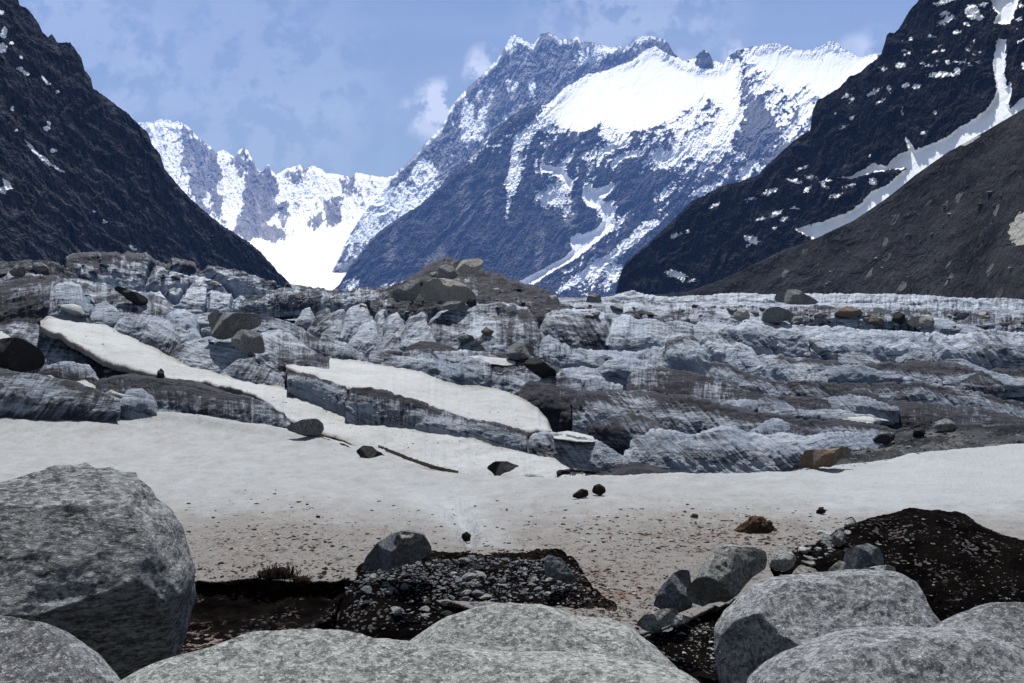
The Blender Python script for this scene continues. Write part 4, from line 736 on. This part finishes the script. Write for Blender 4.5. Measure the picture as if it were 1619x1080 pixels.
# the ice field
def mid(label, outline, mat, planes=(), depth=.8, seed=0, e=.6, Y=None, rough=.055, n=64, name='boulder', small=.4): B(name, label, outline, mat, Y, depth, planes, 5, e, rough, 1.7, n, 36, seed=seed, small=small)
mid('pale flat slab perched on the very top of the ice knoll', [(715,417),(724,412),(745,410),(760,409),(766,417),(757,428),(740,431),(728,433),(720,427)], 'tan', [(0, .6, .8, .6)], 1.0, 31, Y=118)
mid('big angular tan rock on the knoll just below the perched slab', [(662,461),(666,448),(680,443),(697,440),(722,444),(738,453),(750,464),(753,474),(744,481),(713,477),(683,476),(667,473)], 'tan', [(-.5, .8, -.1, .50), (.3, .6, .74, .62)], .9, 32, Y=112)
mid('pale slab leaning on the left side of the big tan knoll rock', [(616,470),(630,455),(650,442),(664,440),(664,462),(655,476),(632,476)], 'grey_f', [(-.2, .7, .68, .4)], .5, 33, Y=114)
mid('dark pointed rock below the perched slab of the knoll', [(690,440),(694,422),(705,417),(716,422),(724,436),(712,444)], 'grey_f', [(0, .9, .4, .5)], .8, 34, Y=119)
mid('rounded grey rock at the foot of the big tan knoll rock', [(698,484),(706,477),(728,476),(740,484),(732,491),(706,490)], 'grey_f', [(0, .7, .7, .6)], .8, 35, Y=106)
mid('dark rock wedged under the right end of the big tan knoll rock', [(736,480),(742,472),(752,474),(754,482),(744,487)], 'dark_f', (), .8, 36, Y=107)
mid('black wedge shaped rock beside the right end of the snow tongue', [(826,576),(836,568),(848,564),(864,574),(879,586),(880,597),(867,604),(850,594)], 'dark_f', [(-.2, .95, .1, .5)], .7, 37)
mid('flat tan grey slab above the black wedge shaped rock', [(800,563),(804,543),(822,542),(846,551),(838,566),(815,570)], 'grey_f', [(0, .8, .6, .4)], .6, 38)
mid('rusty brown stone on the purple ice hump below the knoll', [(760,524),(768,517),(782,524),(776,531),(764,529)], 'rust', [(0, .7, .7, .5)], .8, 39)
mid('pale angular stone left of the rusty stone below the knoll', [(722,536),(732,526),(748,532),(752,540),(738,544)], 'grey_f', [(0, .7, .7, .5)], .8, 40)
mid('tan stone resting against the ice below the rusty stone', [(742,544),(752,536),(768,530),(764,542),(750,549)], 'tan', [(0, .7, .7, .5)], .8, 41)
mid('large dark overhanging rock with a pale lit left top among the left ice', [(320,497),(336,494),(356,496),(380,495),(404,496),(412,503),(411,516),(392,522),(372,532),(352,537),(335,533),(324,516)], 'grey_f', [(.2, .82, -.53, .34)], 1.0, 42, Y=72)
mid('angular grey rock directly below the large dark overhanging rock', [(364,538),(372,526),(382,521),(400,524),(412,530),(416,545),(415,560),(400,558),(382,552),(366,547)], 'grey_f', [(-.3, .8, -.2, .6), (.2, .6, .77, .6)], .8, 43, Y=68)
mid('dark rock with a sunlit top cut off by the left edge', [(-40,545),(0,536),(30,534),(42,544),(52,556),(59,570),(55,586),(20,588),(-40,588)], 'dark_f', [(.1, .85, -.4, .5)], .9, 44, Y=57)
mid('flat dark brown slab leaning on the upper left ice', [(173,456),(184,452),(196,456),(217,463),(231,470),(234,477),(228,484),(210,478),(190,466)], 'dark_f', [(0, .9, .3, .4)], .7, 45)
mid('small upright brown stone on the edge of the long snow strip', [(247,598),(249,588),(253,582),(258,588),(260,598)], 'dark_f', (), .8, 46)
mid('smooth grey rock at the tip of the dark ice rib on the near snow', [(448,681),(462,670),(476,664),(500,662),(509,670),(511,680),(504,691),(484,689),(462,685)], 'grey_f', [(-.2, .75, .6, .6)], .8, 47)
mid('long rectangular slab with a rusty top at the right edge of the ice', [(1266,741),(1270,728),(1276,715),(1300,711),(1330,710),(1352,710),(1350,722),(1330,729),(1325,738),(1298,737),(1280,742)], 'rust', [(-.15, .92, -.2, .42)], .8, 50, e=.55)
mid('blackish rock on the gravel wedge above the rusty slab', [(1380,696),(1390,687),(1404,685),(1418,687),(1416,698),(1400,702),(1386,701)], 'dark_f', [(0, .9, .2, .5)], .8, 51)
mid('small dark square stone on the gravel wedge', [(1444,690),(1446,676),(1456,673),(1462,680),(1460,690)], 'dark_f', (), .8, 52)
mid('grey pointed block on the gravel wedge at far right', [(1477,678),(1482,666),(1494,661),(1508,666),(1517,672),(1511,682),(1490,682)], 'grey_f', [(-.4, .85, -.1, .5)], .8, 53)
mid('large pale whale backed boulder on the skyline of the right ice', [(1226,476),(1230,464),(1240,458),(1260,458),(1275,464),(1290,472),(1302,480),(1280,482),(1250,481)], 'grey_f', [(0, .6, .8, .55)], .8, 54, Y=205)
mid('tan block under the left end of the whale backed boulder', [(1205,509),(1206,496),(1214,487),(1230,485),(1250,492),(1259,498),(1254,506),(1230,510)], 'grey_f', [(-.3, .85, .2, .5)], .8, 55)
mid('cream rounded boulder left of the tan block', [(1160,504),(1162,494),(1170,490),(1180,489),(1187,498),(1184,506),(1172,509)], 'tan', [(0, .6, .8, .6)], .8, 56)
mid('orange tinted slab on the far right debris band', [(1318,497),(1326,488),(1340,484),(1360,488),(1369,497),(1350,502),(1330,502)], 'rust', [(0, .6, .8, .5)], .7, 57)
mid('dark round boulder standing alone on the right debris band', [(1411,508),(1413,497),(1420,493),(1430,498),(1432,510),(1422,515)], 'dark_f', (), .8, 58)
mid('tan slab right of the dark round boulder', [(1436,512),(1444,502),(1462,499),(1490,504),(1500,512),(1480,518),(1452,518)], 'tan', [(0, .6, .8, .5)], .7, 59)
mid('brown slab sloping down the debris band beside the orange tinted slab', [(1362,500),(1380,498),(1400,507),(1408,515),(1388,514),(1368,508)], 'rust', [(0, .7, .7, .4)], .6, 60)
mid('pale boulder on the skyline just right of the knoll', [(926,478),(930,466),(940,463),(950,468),(952,479)], 'grey_f', [(0, .6, .8, .6)], .8, 61, Y=170)
mid('brown rock at the right foot of the knoll', [(862,478),(868,468),(878,466),(884,474),(886,482)], 'tan', [(0, .6, .8, .6)], .8, 62, Y=130)
mid('pale boulder on the ridge at the upper left edge', [(12,432),(14,422),(26,418),(36,424),(38,434),(24,438)], 'grey_f', [(0, .6, .8, .6)], .8, 63)
mid('white topped boulder on the rubble left of the ice towers', [(50,425),(54,415),(64,414),(74,421),(78,428),(62,430)], 'grey_f', [(0, .6, .8, .5)], .7, 64)
for lab, ol, sd_ in (('dark elongated rock half sunk in the snow below the smooth grey rock', [(560,716),(572,706),(588,708),(604,720),(614,734),(600,742),(578,734)], 48), ('dark flat slab lying in the snow below the ice step', [(768,742),(782,732),(802,731),(824,739),(846,750),(820,760),(786,756)], 49)):
    mid(lab, ol, 'dark_f', [(0, .6, .8, .35)], .9, sd_, Y=cast(np.mean([p[0] for p in ol]), np.mean([p[1] for p in ol]))[0])
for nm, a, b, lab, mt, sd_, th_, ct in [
    ('dark_line', [(598,704),(620,712),(650,724),(690,737),(726,745)], [(598,707),(620,717),(650,729),(690,742),(726,748)], 'thin dark strip drawn in as the shadow of a crack crossing the snow strip', 'clod', 3, .15, 'dirt'),  # dark strip put in for the shadow inside a snow crack
    ('dark_line', [(508,689),(525,692),(545,698),(556,704)], [(508,692),(525,697),(545,705),(556,709)], 'short dark line right of the smooth grey rock', 'clod', 4, .15, 'dirt')]:  # second entry: plain dark strip draped along the snow
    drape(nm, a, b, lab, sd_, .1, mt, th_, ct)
# scattered stones: shared meshes
def stone_mesh(seed, mat, flat=.75):
    r_ = np.random.RandomState(seed); m, n = 14, 20; ph = np.linspace(.05, np.pi - .05, m)[:, None]; th = np.linspace(0, 2 * np.pi, n, endpoint=False)[None]
    D = np.stack(np.broadcast_arrays(np.sin(ph) * np.cos(th), np.sin(ph) * np.sin(th), np.cos(ph)), -1)
    R = np.full(D.shape[:2], 1.15)
    for _ in range(11):
        q = r_.normal(size=3); q /= np.linalg.norm(q); dd = D @ q; R = np.minimum(R, np.where(dd > .05, r_.uniform(.55, .95) / np.maximum(dd, .05), 9))
    R = R * (1 + .07 * fbm(D[..., 0] * 2, D[..., 1] * 2, D[..., 2] * 2 + seed, 4)); P = D * R[..., None]; P[..., 2] *= flat; P[..., 2] += flat * .45
    V, q_, t_ = shell_mesh(P, mat); me = mesh_from(V, q_[:, ::-1], None, False, t_[:, ::-1]); me.materials.append(M[mat]); return me
SM = {k: [stone_mesh(100 + i * 7 + hash(k) % 1 , k, f) for i, f in enumerate((.5, .65, .8, .45))] for k in ('gran_m', 'gran', 'bluegrey', 'grey_f', 'dark_f', 'tan', 'clod', 'rust')}
def scatter(name, cat, label, group, region, n, size, mats, seed, ymax=None, shape=(1, .8), sink=.15):
    r_ = np.random.RandomState(seed); P_ = np.asarray(region, float); k = 0; tries = 0
    while k < n and tries < n * 12:
        tries += 1
        u = r_.uniform(P_[:, 0].min(), P_[:, 0].max()); v = r_.uniform(P_[:, 1].min(), P_[:, 1].max())
        if poly_sd(np.array([u]), np.array([v]), P_)[0] < 0: continue
        y, loc = cast(u, v)
        if y is None or (ymax and y > ymax): continue
        s = size[0] * (size[1] / size[0]) ** (r_.rand() ** 1.8) / F * y * .5
        mt = mats[r_.randint(len(mats))]
        o = bpy.data.objects.new(name, SM[mt][r_.randint(4)]); C.objects.link(o)
        o.scale = (s * r_.uniform(.8, 1.5), s * r_.uniform(.7, 1.2), s * r_.uniform(.6, 1.1)); o.rotation_euler = (r_.uniform(-.25, .25), r_.uniform(-.25, .25), r_.uniform(0, 6.28))
        o.location = (loc[0], loc[1] + s * .2, loc[2] - s * sink); tag(o, label, cat, group); k += 1
scatter('stone', 'stone', 'small grey stone in the black rubble bank before the snow', 'stones in the rubble bank', [(575,915),(600,897),(680,886),(760,882),(860,884),(900,892),(925,908),(880,940),(800,968),(700,985),(560,960)], 185, (5, 24), ['gran_m', 'bluegrey', 'bluegrey', 'gran_m', 'dark_f', 'dark_f'], 1)
scatter('stone', 'stone', 'small pale stone in the rubble between the snow and the black mound', 'stones left of the black mound', [(1215,868),(1260,850),(1300,835),(1330,828),(1345,838),(1320,870),(1290,895),(1240,905),(1215,890)], 60, (6, 24), ['gran', 'gran_m', 'gran_m'], 2)
scatter('stone', 'stone', 'tiny pale stone on the black earth mound', 'stones on the black mound', [(1300,880),(1380,840),(1500,840),(1600,880),(1619,960),(1500,960),(1440,900),(1400,900),(1360,860)], 40, (2.5, 9), ['gran_m', 'gran', 'bluegrey'], 3)
scatter('stone', 'stone', 'tiny stone in the dark gap between the big boulders', 'stones in the dark gaps', [(1000,1000),(1080,990),(1130,990),(1130,1060),(1080,1040)], 20, (3, 10), ['gran_m', 'gran'], 4)
scatter('rock', 'rock', 'grey block in the rubble on top of the far left ice cliff', 'blocks on the left skyline rubble', [(0,425),(130,408),(250,415),(350,428),(440,452),(380,470),(250,440),(100,440),(0,445)], 40, (4, 15), ['grey_f', 'grey_f', 'tan', 'dark_f'], 5)
scatter('rock', 'rock', 'block in the rubble ridge between the left valley and the knoll', 'blocks on the middle rubble ridge', [(400,462),(470,456),(560,460),(640,450),(700,425),(660,500),(560,495),(480,485),(400,480)], 50, (4, 17), ['grey_f', 'tan', 'grey_f', 'dark_f'], 6)
scatter('rock', 'rock', 'block on the right flank of the ice knoll', 'blocks on the knoll flank', [(760,435),(800,445),(860,465),(900,488),(800,492),(760,480)], 24, (3, 11), ['grey_f', 'dark_f', 'tan'], 7)
scatter('rock', 'rock', 'block in the debris band across the right ice', 'blocks on the right debris band', [(890,484),(1000,478),(1200,488),(1400,492),(1619,500),(1619,524),(1400,520),(1200,512),(1000,506),(890,500)], 85, (4, 24), ['grey_f', 'tan', 'dark_f', 'grey_f'], 8)
scatter('rock', 'rock', 'small rock scattered over the left ice waves', 'rocks on the left ice', [(0,440),(140,470),(300,500),(520,500),(700,540),(820,580),(700,600),(500,560),(300,540),(160,600),(0,580)], 36, (3, 11), ['grey_f', 'dark_f', 'tan'], 9)
scatter('stone', 'stone', 'dark stone on the gravel wedge beside the near snow', 'stones on the gravel wedge', [(1300,735),(1400,700),(1480,682),(1619,680),(1619,700),(1480,712),(1350,735)], 36, (3, 12), ['dark_f', 'grey_f', 'dark_f'], 10)
scatter('rock', 'rock', 'boulder strewn on the moraine slope at right', 'boulders on the moraine slope', [(1100,464),(1250,410),(1400,340),(1619,220),(1619,465)], 60, (3, 12), ['grey_f', 'dark_f', 'grey_f'], 11)
def gravel(name, label, spots, size, mats, seed, flat=.6):
    """countless chips as one mesh: spots is a list of (u, v) """
    r_ = np.random.RandomState(seed); phi = (1 + 5 ** .5) / 2
    ico = np.array([(-1, phi, 0), (1, phi, 0), (-1, -phi, 0), (1, -phi, 0), (0, -1, phi), (0, 1, phi), (0, -1, -phi), (0, 1, -phi), (phi, 0, -1), (phi, 0, 1), (-phi, 0, -1), (-phi, 0, 1)]) / 1.9
    F_ = np.array([(0,11,5),(0,5,1),(0,1,7),(0,7,10),(0,10,11),(1,5,9),(5,11,4),(11,10,2),(10,7,6),(7,1,8),(3,9,4),(3,4,2),(3,2,6),(3,6,8),(3,8,9),(4,9,5),(2,4,11),(6,2,10),(8,6,7),(9,8,1)])
    Vs, Fs = [], []; k = 0
    for u, v in spots:
        y, loc = cast(u, v)
        if y is None or y > 60: continue
        s_ = size[0] * (size[1] / size[0]) ** (r_.rand() ** 1.7) / F * y * .5
        q = ico * (1 + .3 * r_.normal(size=(12, 1))) * np.array([r_.uniform(.7, 1.6), r_.uniform(.6, 1.2), flat * r_.uniform(.5, 1.1)]) * s_
        a = r_.uniform(0, 6.28); c_, n_ = math.cos(a), math.sin(a); q = np.stack([q[:, 0] * c_ - q[:, 1] * n_, q[:, 0] * n_ + q[:, 1] * c_, q[:, 2]], -1)
        Vs.append(q + np.array(loc)); Fs.append(F_ + k * 12); k += 1
    me = mesh_from(np.concatenate(Vs), np.zeros((0, 4), int), None, False, np.concatenate(Fs))
    o = link(name, me, M[mats]); tag(o, label, None, None, 'stuff')
def spots_in(P_, n, seed, dens=None):
    r_ = np.random.RandomState(seed); P_ = np.asarray(P_, float); u = r_.uniform(P_[:, 0].min(), P_[:, 0].max(), n * 6); v = r_.uniform(P_[:, 1].min(), P_[:, 1].max(), n * 6)
    ok = poly_sd(u, v, P_) > 0
    if dens is not None: ok &= r_.rand(len(u)) < dens(u, v)
    return list(zip(u[ok][:n], v[ok][:n]))
den = lambda u, v: np.clip(.9 * np.exp(-((u - 460) / 110) ** 2 - ((v - 855) / 24) ** 2) + 1.0 * np.exp(-((u - 1130) / 170) ** 2 - ((v - 845) / 26) ** 2) + .9 * np.exp(-((u - 960) / 90) ** 2 - ((v - 950) / 45) ** 2) + .10 + .25 * sstep(.1, .4, fbm(u / 30, v / 9, 5, 3)), 0, 1) * sstep(770, 850, v) * sstep(-.25, .3, fbm(u / 14, v / 6, 8, 4))
gravel('snow_dirt', 'dark specks of dirt and grit melted out on the snow', spots_in([(285,770),(560,770),(860,790),(1300,790),(1340,830),(1220,900),(1060,985),(960,1004),(900,985),(860,975),(900,900),(560,905),(285,908)], 3600, 21, den), (1.6, 9), 'clod', 21, .4)
gravel('brown_dirt', 'brown earth crumbs spread on the right part of the snow', spots_in([(860,800),(1300,800),(1330,830),(1220,895),(1060,980),(960,1000),(900,985),(920,900)], 1700, 22, den), (1.6, 8), 'brown', 22, .4)
gravel('pale_gravel', 'pale stone chips and ice crumbs on the dirty snow', spots_in([(285,790),(560,790),(860,800),(1300,810),(1330,835),(1220,900),(1060,985),(960,1004),(560,905),(285,908)], 1200, 23, den), (1.5, 7), 'gran', 23, .5)
gravel('bank_gravel', 'grey gravel covering the black rubble bank', spots_in([(545,925),(575,908),(610,896),(690,884),(860,882),(900,893),(925,915),(950,950),(860,985),(700,1005),(560,990)], 1500, 24, lambda u, v: np.clip(1.15 - (v - 885) / 75, .12, 1)), (2, 10), 'bluegrey', 24, .6)
gravel('hollow_gravel', 'dark gravel in the black hollow between the boulders', spots_in([(290,925),(560,925),(640,960),(640,1030),(400,1025),(290,1040)], 900, 25), (1.5, 7), 'bluegrey', 25, .6) if 0 else None
gravel('mound_gravel', 'small chips stuck in the black earth mound', spots_in([(1230,900),(1340,832),(1440,812),(1540,830),(1619,858),(1619,960),(1490,985),(1440,905),(1300,900)], 300, 26), (1.5, 5), 'bluegrey', 26, .6)
gravel('gap_gravel', 'chips in the dark gaps behind the lower right boulders', spots_in([(1000,985),(1130,960),(1220,900),(1260,905),(1140,980),(1130,1060),(1060,1050)], 260, 27), (1.5, 7), 'gran_m', 27, .6)
gravel('wedge_gravel', 'gravel on the dark wedge beside the right ice', spots_in([(1290,738),(1400,697),(1480,680),(1619,680),(1619,700),(1480,714),(1350,738)], 700, 28), (1.0, 5), 'grey_f', 28, .6)
gravel('edge_grit', 'dark grit washed out along the snow edge above the black hollow', spots_in([(288,895),(420,888),(560,890),(640,880),(760,868),(900,870),(960,920),(985,985),(930,975),(900,900),(640,900),(560,916),(288,920)], 1500, 31, lambda u, v: .25 + .75 * sstep(-.1, .3, fbm(u / 22, v / 8, 3, 4))), (1.6, 8), 'clod', 31, .5)
gravel('strip_grit', 'dark specks of grit on the snow strips', spots_in([(80,505),(250,556),(460,615),(600,662),(900,744),(700,750),(455,664),(275,601),(100,530)], 260, 32) + spots_in([(470,570),(620,580),(780,615),(866,680),(700,650),(500,598)], 160, 33), (1.0, 3.2), 'clod', 32, .5)
# dark lumps on the snow
def lump(label, outline, mat='clod', seed=0, name='clod', depth=.8): B(name, label, outline, mat, None, depth, (), 0, .85, .13, 2.2, 40, 24, seed=seed, cat='dirt clod', small=.8)
lump('round black clod on a stalk of ice in the middle of the snow', [(936,778),(939,769),(947,766),(956,770),(957,778),(948,783)], seed=71)
lump('smaller low black clod left of the round one', [(903,785),(912,778),(920,773),(930,776),(929,784),(916,788)], seed=72)
lump('black clod at the bottom of the open melt notch', [(729,852),(731,845),(738,841),(744,846),(743,855),(735,856)], seed=73)
lump('black clod left of the rubble on the right snow', [(1290,812),(1292,806),(1299,803),(1306,807),(1303,812)], seed=74)
B('earth_heap', 'brown earth heap on the right snow', [(1158,843),(1174,831),(1186,822),(1199,818),(1212,826),(1232,842),(1215,848),(1180,849)], 'brown', 16.2, .8, (), 0, .9, .22, 2.6, 60, 36, seed=75, cat='earth heap', small=1.0)
lump('small brown clod between the melt notch and the brown heap', [(1090,818),(1096,812),(1104,814),(1103,819)], 'brown', 76)
scatter('clod', 'dirt clod', 'little dark dirt clod lying on the dirty snow', 'dirt clods on the snow', [(290,790),(420,770),(560,790),(700,800),(860,800),(1000,790),(1200,790),(1320,800),(1260,860),(1080,905),(940,960),(900,900),(700,870),(560,900),(290,905)], 230, (1.6, 8), ['clod', 'clod', 'clod', 'dark_f', 'rust'], 12, sink=.3)
# twiggy dead plant on the snow edge
def twigs(label, u, v, Y, w, h, n, seed):
    r_ = np.random.RandomState(seed); base = W(u, v, Y); sc_ = Y / F; Vs, Qs = [], []
    root = bpy.data.objects.new('heather_tuft', None); C.objects.link(root); root.location = tuple(base); tag(root, label, 'plant')
    for i in range(n):
        a = r_.uniform(-1, 1); b = r_.uniform(-1, 1); L_ = h * sc_ * (1 - .45 * a * a) * r_.uniform(.45, .85)
        p0 = np.array([a * w * sc_ * .5, b * w * sc_ * .3, -.05]); p1 = p0 + np.array([a * .35 * L_ + r_.normal() * .02, b * .25 * L_, L_]); k = len(Vs) * 8
        mid_ = (p0 + p1) / 2 + r_.normal(size=3) * .015
        for bb in range(3):
            q0, q1, ra, rb_ = [(p0, mid_, .006, .0045), (mid_, p1, .0045, .002), (mid_, mid_ + (p1 - p0) * .4 + r_.normal(size=3) * .05 * L_ * 4, .004, .002)][bb]
            ring = np.array([[1, 0, 0], [0, 1, 0], [-1, 0, 0], [0, -1, 0]])
            Vs.append(np.concatenate([q0 + ring * ra * 1.4, q1 + ring * rb_ * 1.4])); kk = (len(Vs) - 1) * 8
            Qs += [[kk + j, kk + (j + 1) % 4, kk + 4 + (j + 1) % 4, kk + 4 + j] for j in range(4)]
    link('twigs', mesh_from(np.concatenate(Vs), Qs, smooth=False), M['twig'], root)
    S_ = W(u, v, Y) - base; P_ = []
    m, nn = 16, 28; ph = np.linspace(.05, np.pi - .05, m)[:, None]; th = np.linspace(0, 2 * np.pi, nn, endpoint=False)[None]
    D = np.stack(np.broadcast_arrays(np.sin(ph) * np.cos(th), np.sin(ph) * np.sin(th), np.cos(ph)), -1); R = 1 + .35 * fbm(D[..., 0] * 2.5, D[..., 1] * 2.5, D[..., 2] * 2.5 + seed, 4, .6)
    V_, q_, t_ = shell_mesh(D * R[..., None] * np.array([w * sc_ * .5, w * sc_ * .3, h * sc_ * .56]), 'twig')
    link('peat_clump', mesh_from(V_, q_[:, ::-1], None, True, t_[:, ::-1]), M['twig'], root)
twigs('dark dead twiggy tuft on the edge of the snow above the black hollow', 438, 922, 10.9, 62, 44, 150, 5)
twigs('lower right bushy dead tuft beside the taller one', 478, 926, 10.8, 44, 26, 90, 6)
B('ice_stub', 'wet grey stub of ice standing in the black hollow', [(489,1024),(490,1000),(494,986),(502,984),(510,990),(513,1010),(512,1026),(500,1030)], 'icestub', 8.8, .8, (), 0, .7, .03, 1.5, 50, 30, seed=90, cat='ice block')
# ------------------------------------------------------------------ light, sky, haze, camera
SUN_EL, SUN_AZ = math.radians(62), math.radians(-6)   # azimuth from +Y, positive to the right
sd = bpy.data.lights.new('sun', 'SUN'); sd.energy = 5.0; sd.angle = math.radians(.55); sd.color = (1, .985, .96)
so = bpy.data.objects.new('sun', sd); C.objects.link(so)
from mathutils import Vector
dirv = Vector((math.sin(SUN_AZ) * math.cos(SUN_EL), math.cos(SUN_AZ) * math.cos(SUN_EL), math.sin(SUN_EL)))
so.rotation_euler = dirv.to_track_quat('Z', 'Y').to_euler()
w = bpy.data.worlds.new('World'); sc.world = w; w.use_nodes = True; nt = w.node_tree
bg = nt.nodes['Background']; bg.inputs[1].default_value = 0.052
sk = nt.nodes.new('ShaderNodeTexSky'); sk.sky_type = 'NISHITA'; sk.sun_disc = False
sk.sun_elevation = SUN_EL; sk.sun_rotation = SUN_AZ; sk.altitude = 1900; sk.air_density = 1.1; sk.dust_density = .6; sk.ozone_density = 2.5
tc = nt.nodes.new('ShaderNodeTexCoord')
mp = nt.nodes.new('ShaderNodeMapping'); mp.inputs['Scale'].default_value = (1.1, 1.1, 10); mp.inputs['Rotation'].default_value = (0, math.radians(-6), 0); mp.inputs['Location'].default_value = (.3, .1, .2)
no = nt.nodes.new('ShaderNodeTexNoise'); no.inputs['Scale'].default_value = 1.5; no.inputs['Detail'].default_value = 4; no.inputs['Roughness'].default_value = .42; no.inputs['Distortion'].default_value = .5
mr = nt.nodes.new('ShaderNodeMapRange'); mr.interpolation_type = 'SMOOTHSTEP'; mr.inputs['From Min'].default_value = .32; mr.inputs['From Max'].default_value = .76; mr.inputs['To Max'].default_value = .27; mr.inputs['To Min'].default_value = .15
mx = nt.nodes.new('ShaderNodeMix'); mx.data_type = 'RGBA'; mx.inputs[7].default_value = (10.5, 11, 12, 1)
L = nt.links
L.new(tc.outputs['Generated'], mp.inputs[0]); L.new(mp.outputs[0], no.inputs['Vector']); L.new(no.outputs['Fac'], mr.inputs['Value'])
tn = nt.nodes.new('ShaderNodeMix'); tn.data_type = 'RGBA'; tn.blend_type = 'MULTIPLY'; tn.inputs[0].default_value = 1; tn.inputs[7].default_value = (.95, .885, .78, 1)
L.new(sk.outputs[0], tn.inputs[6]); L.new(tn.outputs[2], mx.inputs[6]); 
fac = mr.outputs[0]
def mth(op, a, b, clamp=False):
    x = nt.nodes.new('ShaderNodeMath'); x.operation = op; x.use_clamp = clamp
    for i_, v_ in enumerate((a, b)):
        if hasattr(v_, 'is_output'): L.new(v_, x.inputs[i_])
        else: x.inputs[i_].default_value = v_
    return x.outputs[0]
n2 = nt.nodes.new('ShaderNodeTexNoise'); n2.inputs['Scale'].default_value = 34; n2.inputs['Detail'].default_value = 8; n2.inputs['Roughness'].default_value = .62
L.new(tc.outputs['Generated'], n2.inputs['Vector'])
for cu, cv, rad, st_ in ((420, 150, .14, .16), (120, 80, .10, .2), (1000, 8, .12, .25), (682, 178, .034, .62), (700, 160, .026, .5), (764, 98, .020, .6), (752, 120, .016, .5), (1350, 80, .018, .4), (1160, 84, .014, .5), (1385, 70, .022, .2)):   # puffs of cloud clinging to the ridges
    d_ = W(cu, cv, 1.); d_ = d_ / np.linalg.norm(d_)
    vm = nt.nodes.new('ShaderNodeVectorMath'); vm.operation = 'DISTANCE'; L.new(tc.outputs['Generated'], vm.inputs[0]); vm.inputs[1].default_value = tuple(d_)
    g_ = mth('SUBTRACT', 1.0, mth('DIVIDE', vm.outputs['Value'], rad), True)
    g_ = mth('MULTIPLY', g_, mth('MULTIPLY', mth('SUBTRACT', n2.outputs['Fac'], .43), 8.0, True), True)
    fac = mth('ADD', fac, mth('MULTIPLY', mth('MULTIPLY', g_, 2.2, True), st_), True)
L.new(fac, mx.inputs[0]); L.new(mx.outputs[2], bg.inputs[0])
# haze
hx, hy0, hy1, hz0, hz1 = 8000, -60, 14600, -40, 4200
hv = np.array([(x, y, z) for z in (hz0, hz1) for y in (hy0, hy1) for x in (-hx, hx)], float)
hq = [(0, 2, 3, 1), (4, 5, 7, 6), (0, 1, 5, 4), (2, 6, 7, 3), (0, 4, 6, 2), (1, 3, 7, 5)]
hm = bpy.data.materials.new('air_haze'); hm.use_nodes = True; hn = hm.node_tree; hn.nodes.remove(hn.nodes['Principled BSDF'])
pv = hn.nodes.new('ShaderNodeVolumePrincipled'); pv.inputs['Color'].default_value = (.19, .39, 1.0, 1); pv.inputs['Density'].default_value = 4.0e-5
hn.links.new(pv.outputs[0], hn.nodes['Material Output'].inputs['Volume'])
tag(link('haze', mesh_from(hv, hq, smooth=False), hm), 'thin blue haze in the air of the valley', None, None, 'stuff')
cam = bpy.data.cameras.new('camera'); co = bpy.data.objects.new('camera', cam); C.objects.link(co)
cam.sensor_width = 36; cam.lens = F / 1619 * 36; cam.clip_start = .1; cam.clip_end = 40000
co.rotation_euler = (math.radians(90) - PIT, 0, 0); sc.camera = co
sc.view_settings.view_transform = 'Standard'; sc.view_settings.look = 'None'; sc.view_settings.exposure = 0.8; sc.view_settings.gamma = 1
sc.cycles.max_bounces = 5; sc.cycles.diffuse_bounces = 3; sc.cycles.volume_bounces = 0; sc.cycles.use_denoising = True
